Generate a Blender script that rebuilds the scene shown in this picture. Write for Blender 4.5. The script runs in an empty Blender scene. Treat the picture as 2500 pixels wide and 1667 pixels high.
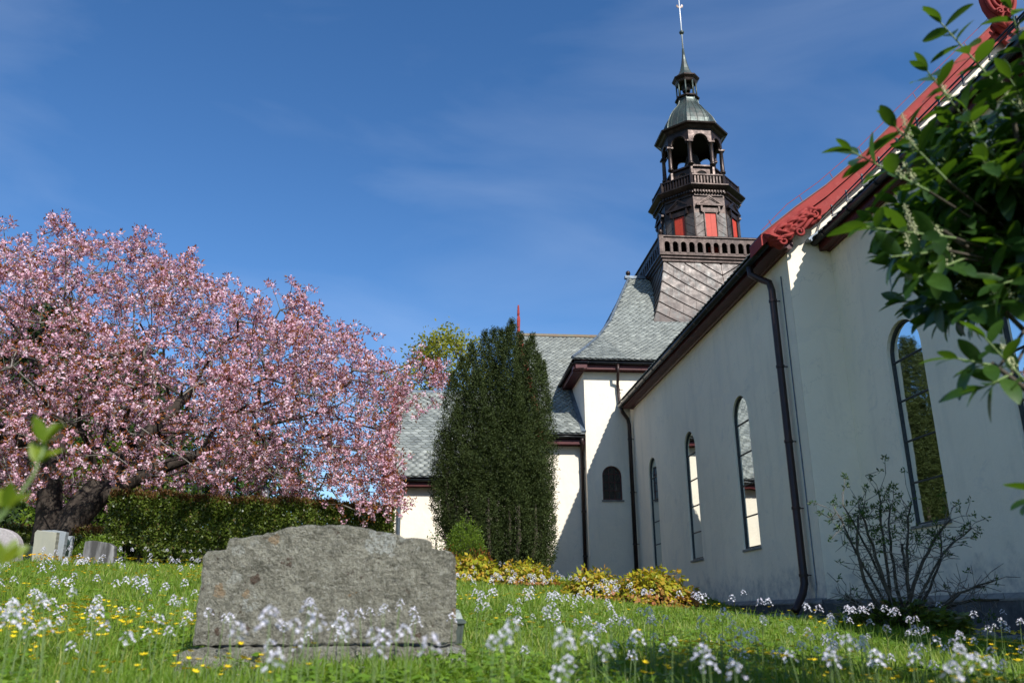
import bpy, math, random
import numpy as np
from mathutils import Matrix, Vector

# ------------------------------------------------------------------ camera, sky, sun, exposure
# World axes: X to the right along the transept fronts, Y away from the camera along the nave, Z up;
# z = 0 is eye level of the low camera, the lawn around it lies about 0.35 m lower.
SC = bpy.context.scene
COL = SC.collection
rng = np.random.default_rng(11)
random.seed(11)

PITCH, ROLL, YAW = 0.316902, -0.0060034, 0.0941569
fwd = Vector((math.sin(YAW)*math.cos(PITCH), math.cos(YAW)*math.cos(PITCH), math.sin(PITCH)))
rgt = Vector((math.cos(YAW), -math.sin(YAW), 0)); upv = rgt.cross(fwd)
cr = rgt*math.cos(ROLL)+upv*math.sin(ROLL); cu = -rgt*math.sin(ROLL)+upv*math.cos(ROLL)
cam_d = bpy.data.cameras.new('camera'); cam = bpy.data.objects.new('camera', cam_d); COL.objects.link(cam)
cam.matrix_world = Matrix(((cr.x, cu.x, -fwd.x, 0), (cr.y, cu.y, -fwd.y, 0), (cr.z, cu.z, -fwd.z, 0), (0, 0, 0, 1)))
cam_d.sensor_width = 36; cam_d.lens = 29.12; cam_d.clip_start = 0.05; cam_d.clip_end = 3000
cam_d.dof.use_dof = True; cam_d.dof.focus_distance = 15.0; cam_d.dof.aperture_fstop = 3.4
SC.camera = cam

SUN = Vector((0.288, -0.722, 0.640)).normalized()          # towards the sun: behind the camera, to the right
ELEV = math.asin(SUN.z); AZ = math.atan2(SUN.x, SUN.y)
W = bpy.data.worlds.new('World'); SC.world = W; W.use_nodes = True
nt = W.node_tree; nt.nodes.clear()
def wn(t): return nt.nodes.new(t)
sky = wn('ShaderNodeTexSky'); sky.sky_type = 'NISHITA'; sky.sun_disc = False
sky.sun_elevation = ELEV; sky.sun_rotation = AZ
sky.altitude = 0; sky.air_density = 0.9; sky.dust_density = 0.2; sky.ozone_density = 2.0
hs = wn('ShaderNodeHueSaturation'); hs.inputs['Saturation'].default_value = 1.26; hs.inputs['Hue'].default_value = 0.504
nt.links.new(sky.outputs[0], hs.inputs['Color'])
tc = wn('ShaderNodeTexCoord')
mp = wn('ShaderNodeMapping'); mp.inputs['Scale'].default_value = (1.0, 1.7, 3.4); mp.inputs['Rotation'].default_value = (0.25, 0.35, 0.5)
nt.links.new(tc.outputs['Generated'], mp.inputs['Vector'])
nz = wn('ShaderNodeTexNoise'); nz.inputs['Scale'].default_value = 2.3; nz.inputs['Detail'].default_value = 8; nz.inputs['Roughness'].default_value = 0.5; nz.inputs['Distortion'].default_value = 0.5
nt.links.new(mp.outputs[0], nz.inputs['Vector'])
rp = wn('ShaderNodeMapRange'); rp.inputs['From Min'].default_value = 0.44; rp.inputs['From Max'].default_value = 0.85; rp.inputs['To Max'].default_value = 0.13
nt.links.new(nz.outputs[0], rp.inputs['Value'])
mx = wn('ShaderNodeMix'); mx.data_type = 'RGBA'; mx.inputs['B'].default_value = (6.2, 6.8, 7.8, 1)
nt.links.new(rp.outputs[0], mx.inputs['Factor']); nt.links.new(hs.outputs[0], mx.inputs['A'])
bg = wn('ShaderNodeBackground'); bg.inputs['Strength'].default_value = 0.128
nt.links.new(mx.outputs['Result'], bg.inputs['Color'])
wo = wn('ShaderNodeOutputWorld'); nt.links.new(bg.outputs[0], wo.inputs['Surface'])

sd = bpy.data.lights.new('sun', 'SUN'); sd.energy = 4.9; sd.angle = math.radians(0.55); sd.color = (1.0, 0.975, 0.94)
so = bpy.data.objects.new('sun', sd); COL.objects.link(so); so.rotation_euler = SUN.to_track_quat('Z', 'Y').to_euler(); so.location = (20, -40, 40)
SC.view_settings.view_transform = 'Standard'; SC.view_settings.look = 'None'; SC.view_settings.gamma = 1.0
SC.view_settings.use_curve_mapping = False; SC.view_settings.exposure = 0.36
SC.cycles.max_bounces = 6; SC.cycles.transparent_max_bounces = 6; SC.cycles.use_denoising = True

# ------------------------------------------------------------------ materials
class NT:
    def __init__(s, name):
        s.m = bpy.data.materials.new(name); s.m.use_nodes = True; s.t = s.m.node_tree; s.t.nodes.clear()
        s.out = s.n('ShaderNodeOutputMaterial'); s.tc = s.n('ShaderNodeTexCoord')
    def n(s, t, **k):
        x = s.t.nodes.new(t)
        for a, b in k.items(): setattr(x, a, b)
        return x
    def l(s, a, b): s.t.links.new(a, b)
    def noise(s, scale, detail=4, rough=.55, vec=None, dist=0.0):
        x = s.n('ShaderNodeTexNoise'); x.inputs['Scale'].default_value = scale; x.inputs['Detail'].default_value = detail
        x.inputs['Roughness'].default_value = rough; x.inputs['Distortion'].default_value = dist
        s.l(vec if vec else s.tc.outputs['Object'], x.inputs['Vector']); return x.outputs[0]
    def vmap(s, scale):
        x = s.n('ShaderNodeMapping'); x.inputs['Scale'].default_value = scale; s.l(s.tc.outputs['Object'], x.inputs['Vector']); return x.outputs[0]
    def rng(s, v, a, b, c=0.0, d=1.0):
        x = s.n('ShaderNodeMapRange'); x.inputs['From Min'].default_value = a; x.inputs['From Max'].default_value = b
        x.inputs['To Min'].default_value = c; x.inputs['To Max'].default_value = d; s.l(v, x.inputs['Value']); return x.outputs[0]
    def mix(s, f, a, b, mode='MIX'):
        x = s.n('ShaderNodeMix', data_type='RGBA', blend_type=mode)
        for v, k in ((f, 'Factor'), (a, 'A'), (b, 'B')):
            if isinstance(v, (int, float)): x.inputs[k].default_value = v
            elif isinstance(v, tuple): x.inputs[k].default_value = (*v, 1)
            else: s.l(v, x.inputs[k])
        return x.outputs['Result']
    def math(s, op, a, b=None):
        x = s.n('ShaderNodeMath', operation=op)
        for i, v in enumerate((a, b)):
            if v is None: continue
            if isinstance(v, (int, float)): x.inputs[i].default_value = v
            else: s.l(v, x.inputs[i])
        return x.outputs[0]
    def bump(s, h, strength, dist=0.02):
        x = s.n('ShaderNodeBump'); x.inputs['Strength'].default_value = strength; x.inputs['Distance'].default_value = dist; s.l(h, x.inputs['Height']); return x.outputs[0]
    def pbr(s, col, rough=.7, metal=0.0, nrm=None, spec=0.4):
        b = s.n('ShaderNodeBsdfPrincipled')
        if isinstance(col, tuple): b.inputs['Base Color'].default_value = (*col, 1)
        else: s.l(col, b.inputs['Base Color'])
        if isinstance(rough, (int, float)): b.inputs['Roughness'].default_value = rough
        else: s.l(rough, b.inputs['Roughness'])
        b.inputs['Metallic'].default_value = metal; b.inputs['Specular IOR Level'].default_value = spec
        if nrm: s.l(nrm, b.inputs['Normal'])
        return b.outputs[0]
    def done(s, sh): s.l(sh, s.out.inputs['Surface']); return s.m

def simple(name, c1, c2, scale=6, rough=.7, metal=0.0, bump=0.2, bscale=40, spec=.4, lo=.35, hi=.65, bd=.01, stretch=None):
    t = NT(name); v = t.vmap(stretch) if stretch else None
    n = t.noise(scale, 6, .6, vec=v); col = t.mix(t.rng(n, lo, hi), c1, c2)
    nr = t.bump(t.noise(bscale, 4, .6, vec=v), bump, bd) if bump else None
    return t.done(t.pbr(col, rough, metal, nr, spec))

def plaster():
    t = NT('plaster')
    big = t.noise(.55, 5, .6); fine = t.noise(9, 6, .65)
    streak = t.noise(1.0, 6, .65, vec=t.vmap((2.2, 2.2, .35)))
    col = t.mix(t.rng(big, .35, .7), (.87, .775, .615), (.80, .71, .56))
    col = t.mix(t.rng(streak, .52, .75, 0, .7), col, (.68, .615, .50))
    col = t.mix(t.rng(fine, .55, .8, 0, .35), col, (.70, .64, .53))
    # rising damp: grime just above the plinth, with a ragged edge
    sep = t.n('ShaderNodeSeparateXYZ'); t.l(t.tc.outputs['Object'], sep.inputs[0])
    h = t.math('SUBTRACT', sep.outputs['Z'], t.math('MULTIPLY', t.noise(2.2, 7, .7), 1.5))
    gm = t.math('MULTIPLY', t.rng(h, -.45, -.05, 1, 0), t.rng(t.noise(5, 6, .7), .35, .6))
    col = t.mix(t.math('MULTIPLY', gm, .8), col, (.36, .35, .33))
    patch = t.math('MULTIPLY', t.rng(t.noise(1.6, 8, .72, dist=.6), .60, .66), .28)
    col = t.mix(patch, col, (.50, .485, .46))
    ck = t.math('ABSOLUTE', t.math('SUBTRACT', t.noise(.8, 6, .62, dist=.4), .5)); ck = t.math('MULTIPLY', t.rng(ck, .0015, .0045, 1, 0), t.rng(t.noise(.5, 2, .5), .5, .62))
    col = t.mix(t.math('MULTIPLY', ck, .22), col, (.33, .31, .28))
    pt = t.math('MULTIPLY', t.rng(t.noise(.9, 3, .5, dist=1.2), .56, .575), .22); col = t.mix(pt, col, (.70, .645, .55))
    hgt = t.math('ADD', t.math('MULTIPLY', t.noise(2.5, 5, .6), 2.0), t.math('MULTIPLY', t.noise(45, 5, .65), .35))
    return t.done(t.pbr(col, .92, 0, t.bump(hgt, .32, .03), .15))

def plinth_mat():
    t = NT('plinth_concrete')
    n = t.noise(4, 8, .7); s = t.noise(3, 7, .7, vec=t.vmap((4, 4, .6)))
    col = t.mix(t.rng(n, .35, .65), (.055, .057, .060), (.13, .13, .128))
    col = t.mix(t.rng(s, .56, .75, 0, .8), col, (.34, .34, .33))
    return t.done(t.pbr(col, .93, 0, t.bump(t.noise(30, 6, .7), .5, .02), .15))

def rnd_node(t):
    a = t.n('ShaderNodeAttribute', attribute_name='rnd'); o = t.n('ShaderNodeObjectInfo')
    return t.math('FRACT', t.math('ADD', a.outputs['Fac'], o.outputs['Random']))

def slate_mat():
    t = NT('slate'); r = rnd_node(t)
    cr_ = t.n('ShaderNodeValToRGB'); e = cr_.color_ramp; e.elements[0].color = (.125, .135, .122, 1); e.elements[1].color = (.33, .345, .305, 1)
    for p, c in ((.35, (.175, .188, .168, 1)), (.7, (.21, .224, .20, 1)), (.9, (.25, .266, .238, 1))):
        q = e.elements.new(p); q.color = c
    t.l(r, cr_.inputs[0])
    col = t.mix(t.rng(t.noise(14, 6, .7), .4, .75, 0, .5), cr_.outputs[0], (.235, .245, .21))
    col = t.mix(t.rng(t.noise(1.1, 5, .6), .58, .75, 0, .35), col, (.17, .165, .11))
    return t.done(t.pbr(col, t.rng(r, 0, 1, .42, .68), 0, t.bump(t.noise(25, 5, .6), .35, .02), .5))

def copper(name, a, b, c, rough=(.32, .58), metal=.55):
    t = NT(name); r = rnd_node(t)
    col = t.mix(t.rng(t.noise(1.6, 7, .65), .38, .62), a, b)
    col = t.mix(t.math('MULTIPLY', t.rng(t.noise(2.4, 7, .7, vec=t.vmap((2.5, 2.5, .5))), .5, .68), .85), col, c)
    col = t.mix(t.rng(r, 0, 1, 0, .35), col, b)
    return t.done(t.pbr(col, t.rng(t.noise(5, 5, .6), .3, .7, *rough), metal, t.bump(t.noise(7, 4, .5), .12, .03), .5))

def glass_mat():
    t = NT('window_glass')
    d = t.pbr((.012, .014, .016), .35, 0, None, .3)
    g = t.n('ShaderNodeBsdfGlossy'); g.inputs['Roughness'].default_value = .025; g.inputs['Color'].default_value = (.80, .83, .83, 1)
    t.l(t.bump(t.noise(1.7, 3, .5), .035, .05), g.inputs['Normal'])
    lw = t.n('ShaderNodeFresnel'); lw.inputs['IOR'].default_value = 3.2
    m = t.n('ShaderNodeMixShader'); t.l(t.rng(lw.outputs[0], .25, 1, .42, 1), m.inputs[0]); t.l(d, m.inputs[1]); t.l(g.outputs[0], m.inputs[2])
    return t.done(m.outputs[0])

def granite():
    t = NT('lichened_granite')
    n = t.noise(16, 8, .68); f = t.noise(60, 6, .7)
    col = t.mix(t.rng(n, .38, .64), (.225, .212, .160), (.45, .425, .335))
    col = t.mix(t.rng(f, .52, .62, 0, .8), col, (.50, .48, .41))
    col = t.mix(t.rng(f, .46, .30, 0, .8), col, (.06, .058, .05))
    def spots(scale, rad, colr, seed, dens, edge=.35):
        v = t.n('ShaderNodeTexVoronoi'); v.inputs['Scale'].default_value = scale; v.inputs['Randomness'].default_value = 1
        mpn = t.n('ShaderNodeMapping'); mpn.inputs['Location'].default_value = (seed, seed*1.7, seed*.6); t.l(t.tc.outputs['Object'], mpn.inputs['Vector'])
        dn = t.n('ShaderNodeTexNoise'); dn.inputs['Scale'].default_value = 22; dn.inputs['Detail'].default_value = 5; t.l(mpn.outputs[0], dn.inputs['Vector'])
        va = t.n('ShaderNodeVectorMath', operation='MULTIPLY_ADD'); t.l(dn.outputs['Color'], va.inputs[0]); va.inputs[1].default_value = (.10, .10, .10); t.l(mpn.outputs[0], va.inputs[2])
        t.l(va.outputs[0], v.inputs['Vector'])
        sp = t.n('ShaderNodeSeparateColor'); t.l(v.outputs['Color'], sp.inputs[0])
        size = t.rng(sp.outputs[0], 1-dens, 1, 0, rad)
        k = t.math('LESS_THAN', v.outputs['Distance'], size)
        k = t.math('MULTIPLY', k, t.rng(t.noise(55, 6, .75), edge, edge+.12))
        return k, colr
    for a in ((7.5, .30, (.11, .06, .04), 1.3, .5, .36), (9, .30, (.52, .51, .44), 4.1, .62, .38), (8, .26, (.40, .27, .15), 7.7, .45, .38), (5, .40, (.60, .61, .56), 9.2, .55, .42), (15, .34, (.30, .29, .24), 2.2, .55, .45), (22, .3, (.10, .07, .05), 3.2, .4, .42)):
        k, c_ = spots(*a); col = t.mix(t.math('MULTIPLY', k, .8), col, c_)
    h = t.math('ADD', t.math('MULTIPLY', t.noise(26, 7, .75), 1.6), t.math('MULTIPLY', t.noise(80, 5, .7), .5))
    col = t.mix(t.rng(t.noise(26, 7, .75), .46, .30, 0, .75), col, (.05, .048, .042))
    return t.done(t.pbr(col, .95, 0, t.bump(h, 1.0, .05), .12))

def leafmat(name, cols, rough=.5, trans=.3, spec=.4, tcol=None):
    """cols: list of (pos, colour) picked by the random value stored on each leaf"""
    t = NT(name); r = rnd_node(t)
    cr_ = t.n('ShaderNodeValToRGB'); e = cr_.color_ramp
    e.elements[0].position = cols[0][0]; e.elements[0].color = (*cols[0][1], 1); e.elements[1].position = cols[-1][0]; e.elements[1].color = (*cols[-1][1], 1)
    for p, c in cols[1:-1]:
        q = e.elements.new(p); q.color = (*c, 1)
    t.l(r, cr_.inputs[0])
    lc = t.mix(t.rng(t.noise(35, 4, .6), .5, .75, 0, .35), cr_.outputs[0], tuple(min(1, x*1.5+.01) for x in cols[-1][1]))
    p = t.pbr(lc, rough, 0, None, spec)
    if trans <= 0: return t.done(p)
    tr = t.n('ShaderNodeBsdfTranslucent')
    if tcol: tr.inputs['Color'].default_value = (*tcol, 1)
    else: t.l(t.mix(.5, cr_.outputs[0], (1.0, 1.0, .25), 'SOFT_LIGHT'), tr.inputs['Color'])
    m = t.n('ShaderNodeMixShader'); m.inputs[0].default_value = trans; t.l(p, m.inputs[1]); t.l(tr.outputs[0], m.inputs[2])
    return t.done(m.outputs[0])

M = {}
M['plaster'] = plaster(); M['plinth'] = plinth_mat(); M['slate'] = slate_mat(); M['glass'] = glass_mat(); M['granite'] = granite()
M['copper'] = copper('weathered_copper', (.020, .012, .009), (.046, .028, .021), (.076, .054, .042))
M['copper_panel'] = copper('copper_sheet', (.044, .032, .026), (.108, .086, .072), (.086, .098, .092), (.42, .62), .3)
M['verdigris'] = copper('green_copper', (.036, .048, .041), (.066, .090, .077), (.085, .072, .06), (.4, .6), .35)
def red_paint():
    t = NT('weathered_red_paint')
    col = t.mix(t.rng(t.noise(2.2, 6, .65), .35, .65), (.30, .040, .032), (.23, .030, .026))
    col = t.mix(t.rng(t.noise(9, 7, .7), .56, .72, 0, .55), col, (.36, .10, .08))
    col = t.mix(t.rng(t.noise(26, 6, .7), .62, .70, 0, .5), col, (.09, .045, .035))
    return t.done(t.pbr(col, .72, 0, t.bump(t.noise(18, 6, .7), .3, .015), .2))
M['red_paint'] = red_paint()
M['dark_red'] = simple('dark_red_eaves_paint', (.085, .013, .012), (.06, .010, .010), 4, .5, 0, .1, 30, .35)
M['shutter'] = simple('red_shutter', (.52, .055, .025), (.44, .045, .022), 5, .55, 0, .15, 40, .3)
M['gutter'] = simple('black_gutter_metal', (.020, .022, .023), (.040, .042, .044), 6, .38, .5, .05, 20, .5)
M['pipe'] = simple('brown_downpipe', (.045, .024, .019), (.028, .018, .016), 5, .45, .3, .05, 20, .45)
M['lead'] = simple('lead_flashing', (.16, .20, .24), (.10, .12, .14), 5, .5, .4, .15, 15, .4)
M['frame'] = simple('window_lead', (.035, .038, .040), (.06, .062, .062), 20, .6, .1, .1, 60, .3)
M['redframe'] = simple('red_brown_window_frame', (.085, .018, .013), (.06, .014, .011), 10, .5, 0, .1, 50, .4)
M['darkpane'] = simple('dark_pane', (.010, .010, .009), (.016, .015, .012), 3, .12, 0, .06, 6, .5)
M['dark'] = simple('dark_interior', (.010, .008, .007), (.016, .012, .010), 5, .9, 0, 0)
M['white_metal'] = simple('white_pole', (.75, .75, .74), (.66, .66, .65), 9, .35, .2, 0)
M['white_wood'] = simple('wire_red', (.30, .05, .04), (.25, .04, .04), 9, .5, .1, 0)
M['roof_under'] = simple('roof_underlay', (.06, .07, .07), (.10, .11, .105), 4, .8, 0, .1)
M['bark'] = simple('cherry_bark', (.024, .018, .014), (.070, .055, .043), 5, .9, 0, .9, 14, .2, bd=.05, stretch=(1, 1, .35))
M['twig'] = simple('grey_twig', (.13, .115, .095), (.21, .19, .16), 9, .85, 0, .2, 30, .2)
M['darktwig'] = simple('dark_twig', (.048, .040, .028), (.095, .08, .058), 9, .85, 0, .3, 30, .2)
M['stem'] = simple('green_stem', (.11, .17, .045), (.15, .20, .07), 9, .6, 0, 0)
M['stone_pale'] = simple('pale_rock', (.30, .285, .25), (.17, .165, .15), 5, .92, 0, .7, 22, .2, bd=.03)
M['gs_pink'] = simple('pink_grey_granite', (.40, .36, .35), (.30, .27, .26), 30, .8, 0, .35, 60, .3)
M['gs_pale'] = simple('pale_sandy_stone', (.30, .29, .22), (.23, .23, .19), 4, .8, 0, .2, 40, .3, stretch=(1, 1, .4))
M['gs_blue'] = simple('blue_grey_stone', (.27, .29, .29), (.22, .24, .24), 5, .7, 0, .2, 40, .3)
M['gs_dark'] = simple('dark_streaked_stone', (.055, .052, .048), (.26, .25, .24), 3.5, .85, 0, .5, 25, .3, .45, .68, stretch=(1.6, 1.6, .3))
M['gs_polished'] = simple('polished_green_stone', (.012, .020, .013), (.02, .03, .02), 30, .10, 0, 0, spec=.6)
M['soil'] = simple('soil', (.035, .045, .015), (.055, .075, .02), 2.5, .95, 0, .6, 12, .1)
M['lantern'] = simple('grey_green_lantern_metal', (.085, .11, .095), (.12, .14, .125), 14, .4, .4, .1, 40, .5)
M['lampglass'] = simple('white_lamp_glass', (.75, .76, .76), (.7, .7, .7), 9, .25, 0, 0)

# ------------------------------------------------------------------ mesh helpers
def link(name, mesh, parent=None, inv=None):
    o = bpy.data.objects.new(name, mesh); COL.objects.link(o)
    if parent is not None:
        o.parent = parent
        l = tuple(parent.location)
        if parent.type == 'EMPTY' and any(l): o.matrix_parent_inverse = Matrix.Translation(Vector(l)).inverted()
    return o
def tag(o, label=None, cat=None, group=None, kind=None):
    if label: o['label'] = label
    if cat: o['category'] = cat
    if group: o['group'] = group
    if kind: o['kind'] = kind
    return o
def thing(name, loc, label, cat, group=None):
    o = bpy.data.objects.new(name, None); COL.objects.link(o); o.location = loc; o.empty_display_size = .2
    return tag(o, label, cat, group)

def mesh_np(name, v, f, mat=None, rnd=None, smooth=False):
    """v (N,3); f (M,k) with one k for all faces; rnd (M,) random value per face"""
    v = np.asarray(v, np.float32); f = np.asarray(f, np.int32); k = f.shape[1]
    me = bpy.data.meshes.new(name)
    me.vertices.add(len(v)); me.vertices.foreach_set('co', v.ravel())
    me.loops.add(f.size); me.loops.foreach_set('vertex_index', f.ravel())
    me.polygons.add(len(f)); me.polygons.foreach_set('loop_start', np.arange(0, f.size, k, dtype=np.int32))
    me.polygons.foreach_set('loop_total', np.full(len(f), k, np.int32))
    if smooth: me.polygons.foreach_set('use_smooth', np.ones(len(f), bool))
    if rnd is not None:
        a = me.attributes.new('rnd', 'FLOAT', 'FACE'); a.data.foreach_set('value', np.asarray(rnd, np.float32))
    me.update(calc_edges=True)
    if mat is not None: me.materials.append(mat)
    return me

class MB:
    def __init__(s): s.v = []; s.f = []
    def add(s, vs, fs):
        b = len(s.v); s.v += [tuple(map(float, p)) for p in vs]; s.f += [tuple(i+b for i in f) for f in fs]; return s
    def box(s, x0, x1, y0, y1, z0, z1):
        return s.add([(x0, y0, z0), (x1, y0, z0), (x1, y1, z0), (x0, y1, z0), (x0, y0, z1), (x1, y0, z1), (x1, y1, z1), (x0, y1, z1)],
                     [(0, 3, 2, 1), (4, 5, 6, 7), (0, 1, 5, 4), (1, 2, 6, 5), (2, 3, 7, 6), (3, 0, 4, 7)])
    def obox(s, c, a, b, n):                       # centre and three half-axis vectors
        c, a, b, n = map(Vector, (c, a, b, n))
        P = [c+a*i+b*j+n*k for k in (-1, 1) for i, j in ((-1, -1), (1, -1), (1, 1), (-1, 1))]
        return s.add(P, [(0, 3, 2, 1), (4, 5, 6, 7), (0, 1, 5, 4), (1, 2, 6, 5), (2, 3, 7, 6), (3, 0, 4, 7)])
    def prism(s, poly, off):
        n = len(poly); off = Vector(off); P = [Vector(p) for p in poly]
        return s.add(P+[p+off for p in P], [tuple(range(n))[::-1], tuple(range(n, 2*n))]+[(i, (i+1) % n, n+(i+1) % n, n+i) for i in range(n)])
    def loft(s, rings, cap=True, closed=True):
        n = len(rings[0]); vs = [p for r in rings for p in r]; fs = []
        for k in range(len(rings)-1):
            for i in range(n if closed else n-1): fs.append((k*n+i, k*n+(i+1) % n, (k+1)*n+(i+1) % n, (k+1)*n+i))
        if cap: fs += [tuple(range(n))[::-1], tuple(range((len(rings)-1)*n, len(rings)*n))]
        return s.add(vs, fs)
    def tube(s, path, r, sides=8, cap=True):
        P = [Vector(p) for p in path]; rs = r if hasattr(r, '__len__') else [r]*len(P); rings = []
        prev = None
        for i, p in enumerate(P):
            t = (P[min(i+1, len(P)-1)]-P[max(i-1, 0)]).normalized()
            u = prev if prev is not None else (Vector((0, 0, 1)) if abs(t.z) < .9 else Vector((1, 0, 0)))
            a = (u-t*u.dot(t)).normalized(); prev = a; b = t.cross(a)
            rings.append([p+(a*math.cos(2*math.pi*j/sides)+b*math.sin(2*math.pi*j/sides))*rs[i] for j in range(sides)])
        return s.loft(rings, cap)
    def build(s, name, mat, parent=None, smooth=False, kind=None):
        me = bpy.data.meshes.new(name); me.from_pydata(s.v, [], s.f)
        if smooth: me.polygons.foreach_set('use_smooth', [True]*len(me.polygons))
        me.materials.append(M[mat] if isinstance(mat, str) else mat); me.update()
        o = link(name, me, parent)
        if kind: o['kind'] = kind
        return o
# ------------------------------------------------------------------ the ground: one sheet, fitted through measured heights
GC = np.array([(0, 0, -.42), (0, 2, -.37), (-.5, 4.1, -.235), (2, 4, -.36), (-2.2, 4, -.24), (.6, 7, -.10), (1.2, 11, .16), (1.5, 15, .46), (.7, 15, .52),
    (-4.5, 17, .87), (-6, 14, .76), (-1.5, 8, .06), (-2.5, 12, .42), (-4, 9, .28), (3.3, 12.5, .02), (4.4, 12.3, -.15), (5.9, 13.2, -.27), (6.7, 10.4, -.30), (6.7, 9.0, -.40),
    (4.5, 8, -.22), (5.3, 8.5, -.28), (3.0, 9.8, -.03), (5.9, 24.6, .80), (5.9, 19, .35), (4.6, 25, .95), (3.4, 25, 1.0), (1.5, 20, .93), (0, 26, 1.15), (-8, 18, 1.0),
    (-8, 30, 1.4), (-20, 30, 1.7), (-20, 10, .7), (0, 45, 1.6), (-30, 60, 1.8), (20, 60, 1.6), (8, 3, -.6), (20, 3, -.7), (20, 25, .5), (8, -6, -.7), (-8, 3, -.25), (-9, -6, -.5), (0, -7, -.6)])
def _tps(r2): return np.where(r2 > 1e-9, r2*np.log(r2+1e-12), 0)
_d2 = ((GC[:, None, :2]-GC[None, :, :2])**2).sum(-1); _n = len(GC)
_A = np.zeros((_n+3, _n+3)); _A[:_n, :_n] = _tps(_d2)+np.eye(_n)*.03; _A[:_n, _n] = 1; _A[:_n, _n+1:] = GC[:, :2]; _A[_n:, :_n] = _A[:_n, _n:].T
_w = np.linalg.solve(_A, np.r_[GC[:, 2], 0, 0, 0])
def gz(x, y):
    x = np.atleast_1d(np.asarray(x, float)); y = np.atleast_1d(np.asarray(y, float))
    X = np.clip(x, -32, 22); Y = np.clip(y, -8, 62)
    d2 = (X[..., None]-GC[:, 0])**2+(Y[..., None]-GC[:, 1])**2
    z = _tps(d2) @ _w[:_n]+_w[_n]+_w[_n+1]*X+_w[_n+2]*Y
    bumps = .018*np.sin(1.9*x+.7)*np.sin(1.6*y+1.1)+.010*np.sin(4.3*x+2.1*y)
    return np.clip(z, -.9, 2.2)+bumps
def g1(x, y): return float(gz(x, y)[0])

xs = np.r_[-900, -500, -300, -180, -110, -70, -45, -30, np.arange(-22, -9, 1.5), np.arange(-9, 9.01, .3), np.arange(10.5, 24, 1.5), 30, 45, 70, 110, 180, 300, 500, 900]
ys = np.r_[-900, -400, -150, -60, -25, -12, np.arange(-7, 0, 1.0), np.arange(0, 28.01, .3), np.arange(30, 64, 2.0), 80, 110, 160, 250, 400, 650, 1200]
gx, gy = np.meshgrid(xs, ys); gzz = gz(gx.ravel(), gy.ravel())
nx, ny = len(xs), len(ys); ii = np.arange(nx*ny).reshape(ny, nx)
fq = np.stack([ii[:-1, :-1].ravel(), ii[:-1, 1:].ravel(), ii[1:, 1:].ravel(), ii[1:, :-1].ravel()], 1)
gnd = link('ground', mesh_np('ground', np.stack([gx.ravel(), gy.ravel(), gzz], 1), fq, M['soil'], smooth=True)); gnd['kind'] = 'structure'

# ------------------------------------------------------------------ the church: one thing, parts, sub-parts
CH = thing('church', (9, 18, .2), 'white plastered church with slate roofs, red trim and dark copper tower', 'church')
CX, CY = 10.8, 30.8                                   # axis of nave and tower

def wall_panel(mb, fn, u0, u1, z0, z1, ops, thick=.18, seg=12):
    """fn(u, z, d) -> point (d = depth into the wall). ops: (centre, width, sill, apex) round-headed"""
    def q(a, b, c, d_): mb.add([a, b, c, d_], [(0, 1, 2, 3)])
    cur = u0
    for uc, w, zs, zt in sorted(ops):
        r = w/2; sp = zt-r
        q(fn(cur, z0, 0), fn(uc-r, z0, 0), fn(uc-r, z1, 0), fn(cur, z1, 0))
        if zs > z0+1e-4: q(fn(uc-r, z0, 0), fn(uc+r, z0, 0), fn(uc+r, zs, 0), fn(uc-r, zs, 0))
        arc = [(uc-r*math.cos(math.pi*i/seg), sp+r*math.sin(math.pi*i/seg)) for i in range(seg+1)]
        for (a, za), (b, zb) in zip(arc, arc[1:]): q(fn(a, za, 0), fn(b, zb, 0), fn(b, z1, 0), fn(a, z1, 0))
        ol = [(uc-r, zs)]+arc+[(uc+r, zs)]
        for (a, za), (b, zb) in zip(ol, ol[1:]): q(fn(a, za, 0), fn(a, za, thick), fn(b, zb, thick), fn(b, zb, 0))
        if zs > z0+1e-4: q(fn(uc-r, zs, 0), fn(uc+r, zs, 0), fn(uc+r, zs+.03, thick), fn(uc-r, zs+.03, thick))
        cur = uc+r
    q(fn(cur, z0, 0), fn(u1, z0, 0), fn(u1, z1, 0), fn(cur, z1, 0))

fW1 = lambda u, z, d: (6.0+d, u, z)
fW2 = lambda u, z, d: (6.8+d, u, z)
fW3 = lambda u, z, d: (u, 24.69+d, z)
ZS, ZT, WW = 1.15, 4.09, .86
nave_win = [15.57, 18.97, 22.42]; choir_win = [11.0, 8.5, 6.0, 3.5, 1.0]

mb = MB(); wall_panel(mb, fW1, 12.71, 24.69, -.5, 6.0, [(c, WW, ZS, ZT) for c in nave_win]); mb.build('nave_wall', 'plaster', CH)
mb = MB(); wall_panel(mb, fW2, -2.0, 12.71, -.9, 6.05, [(c, .9, ZS, ZT) for c in choir_win]); mb.build('choir_wall', 'plaster', CH)
mb = MB(); mb.box(6.9, 14.8, -2.0, -1.8, -.9, 6.0); mb.build('choir_end_wall', 'plaster', CH)
mb = MB(); mb.box(14.7, 14.8, -1.8, 12.7, -.9, 6.0); mb.build('choir_far_wall', 'plaster', CH)
mb = MB(); mb.box(15.5, 15.6, 12.9, 24.6, -.6, 6.0); mb.build('nave_far_wall', 'plaster', CH)
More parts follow.
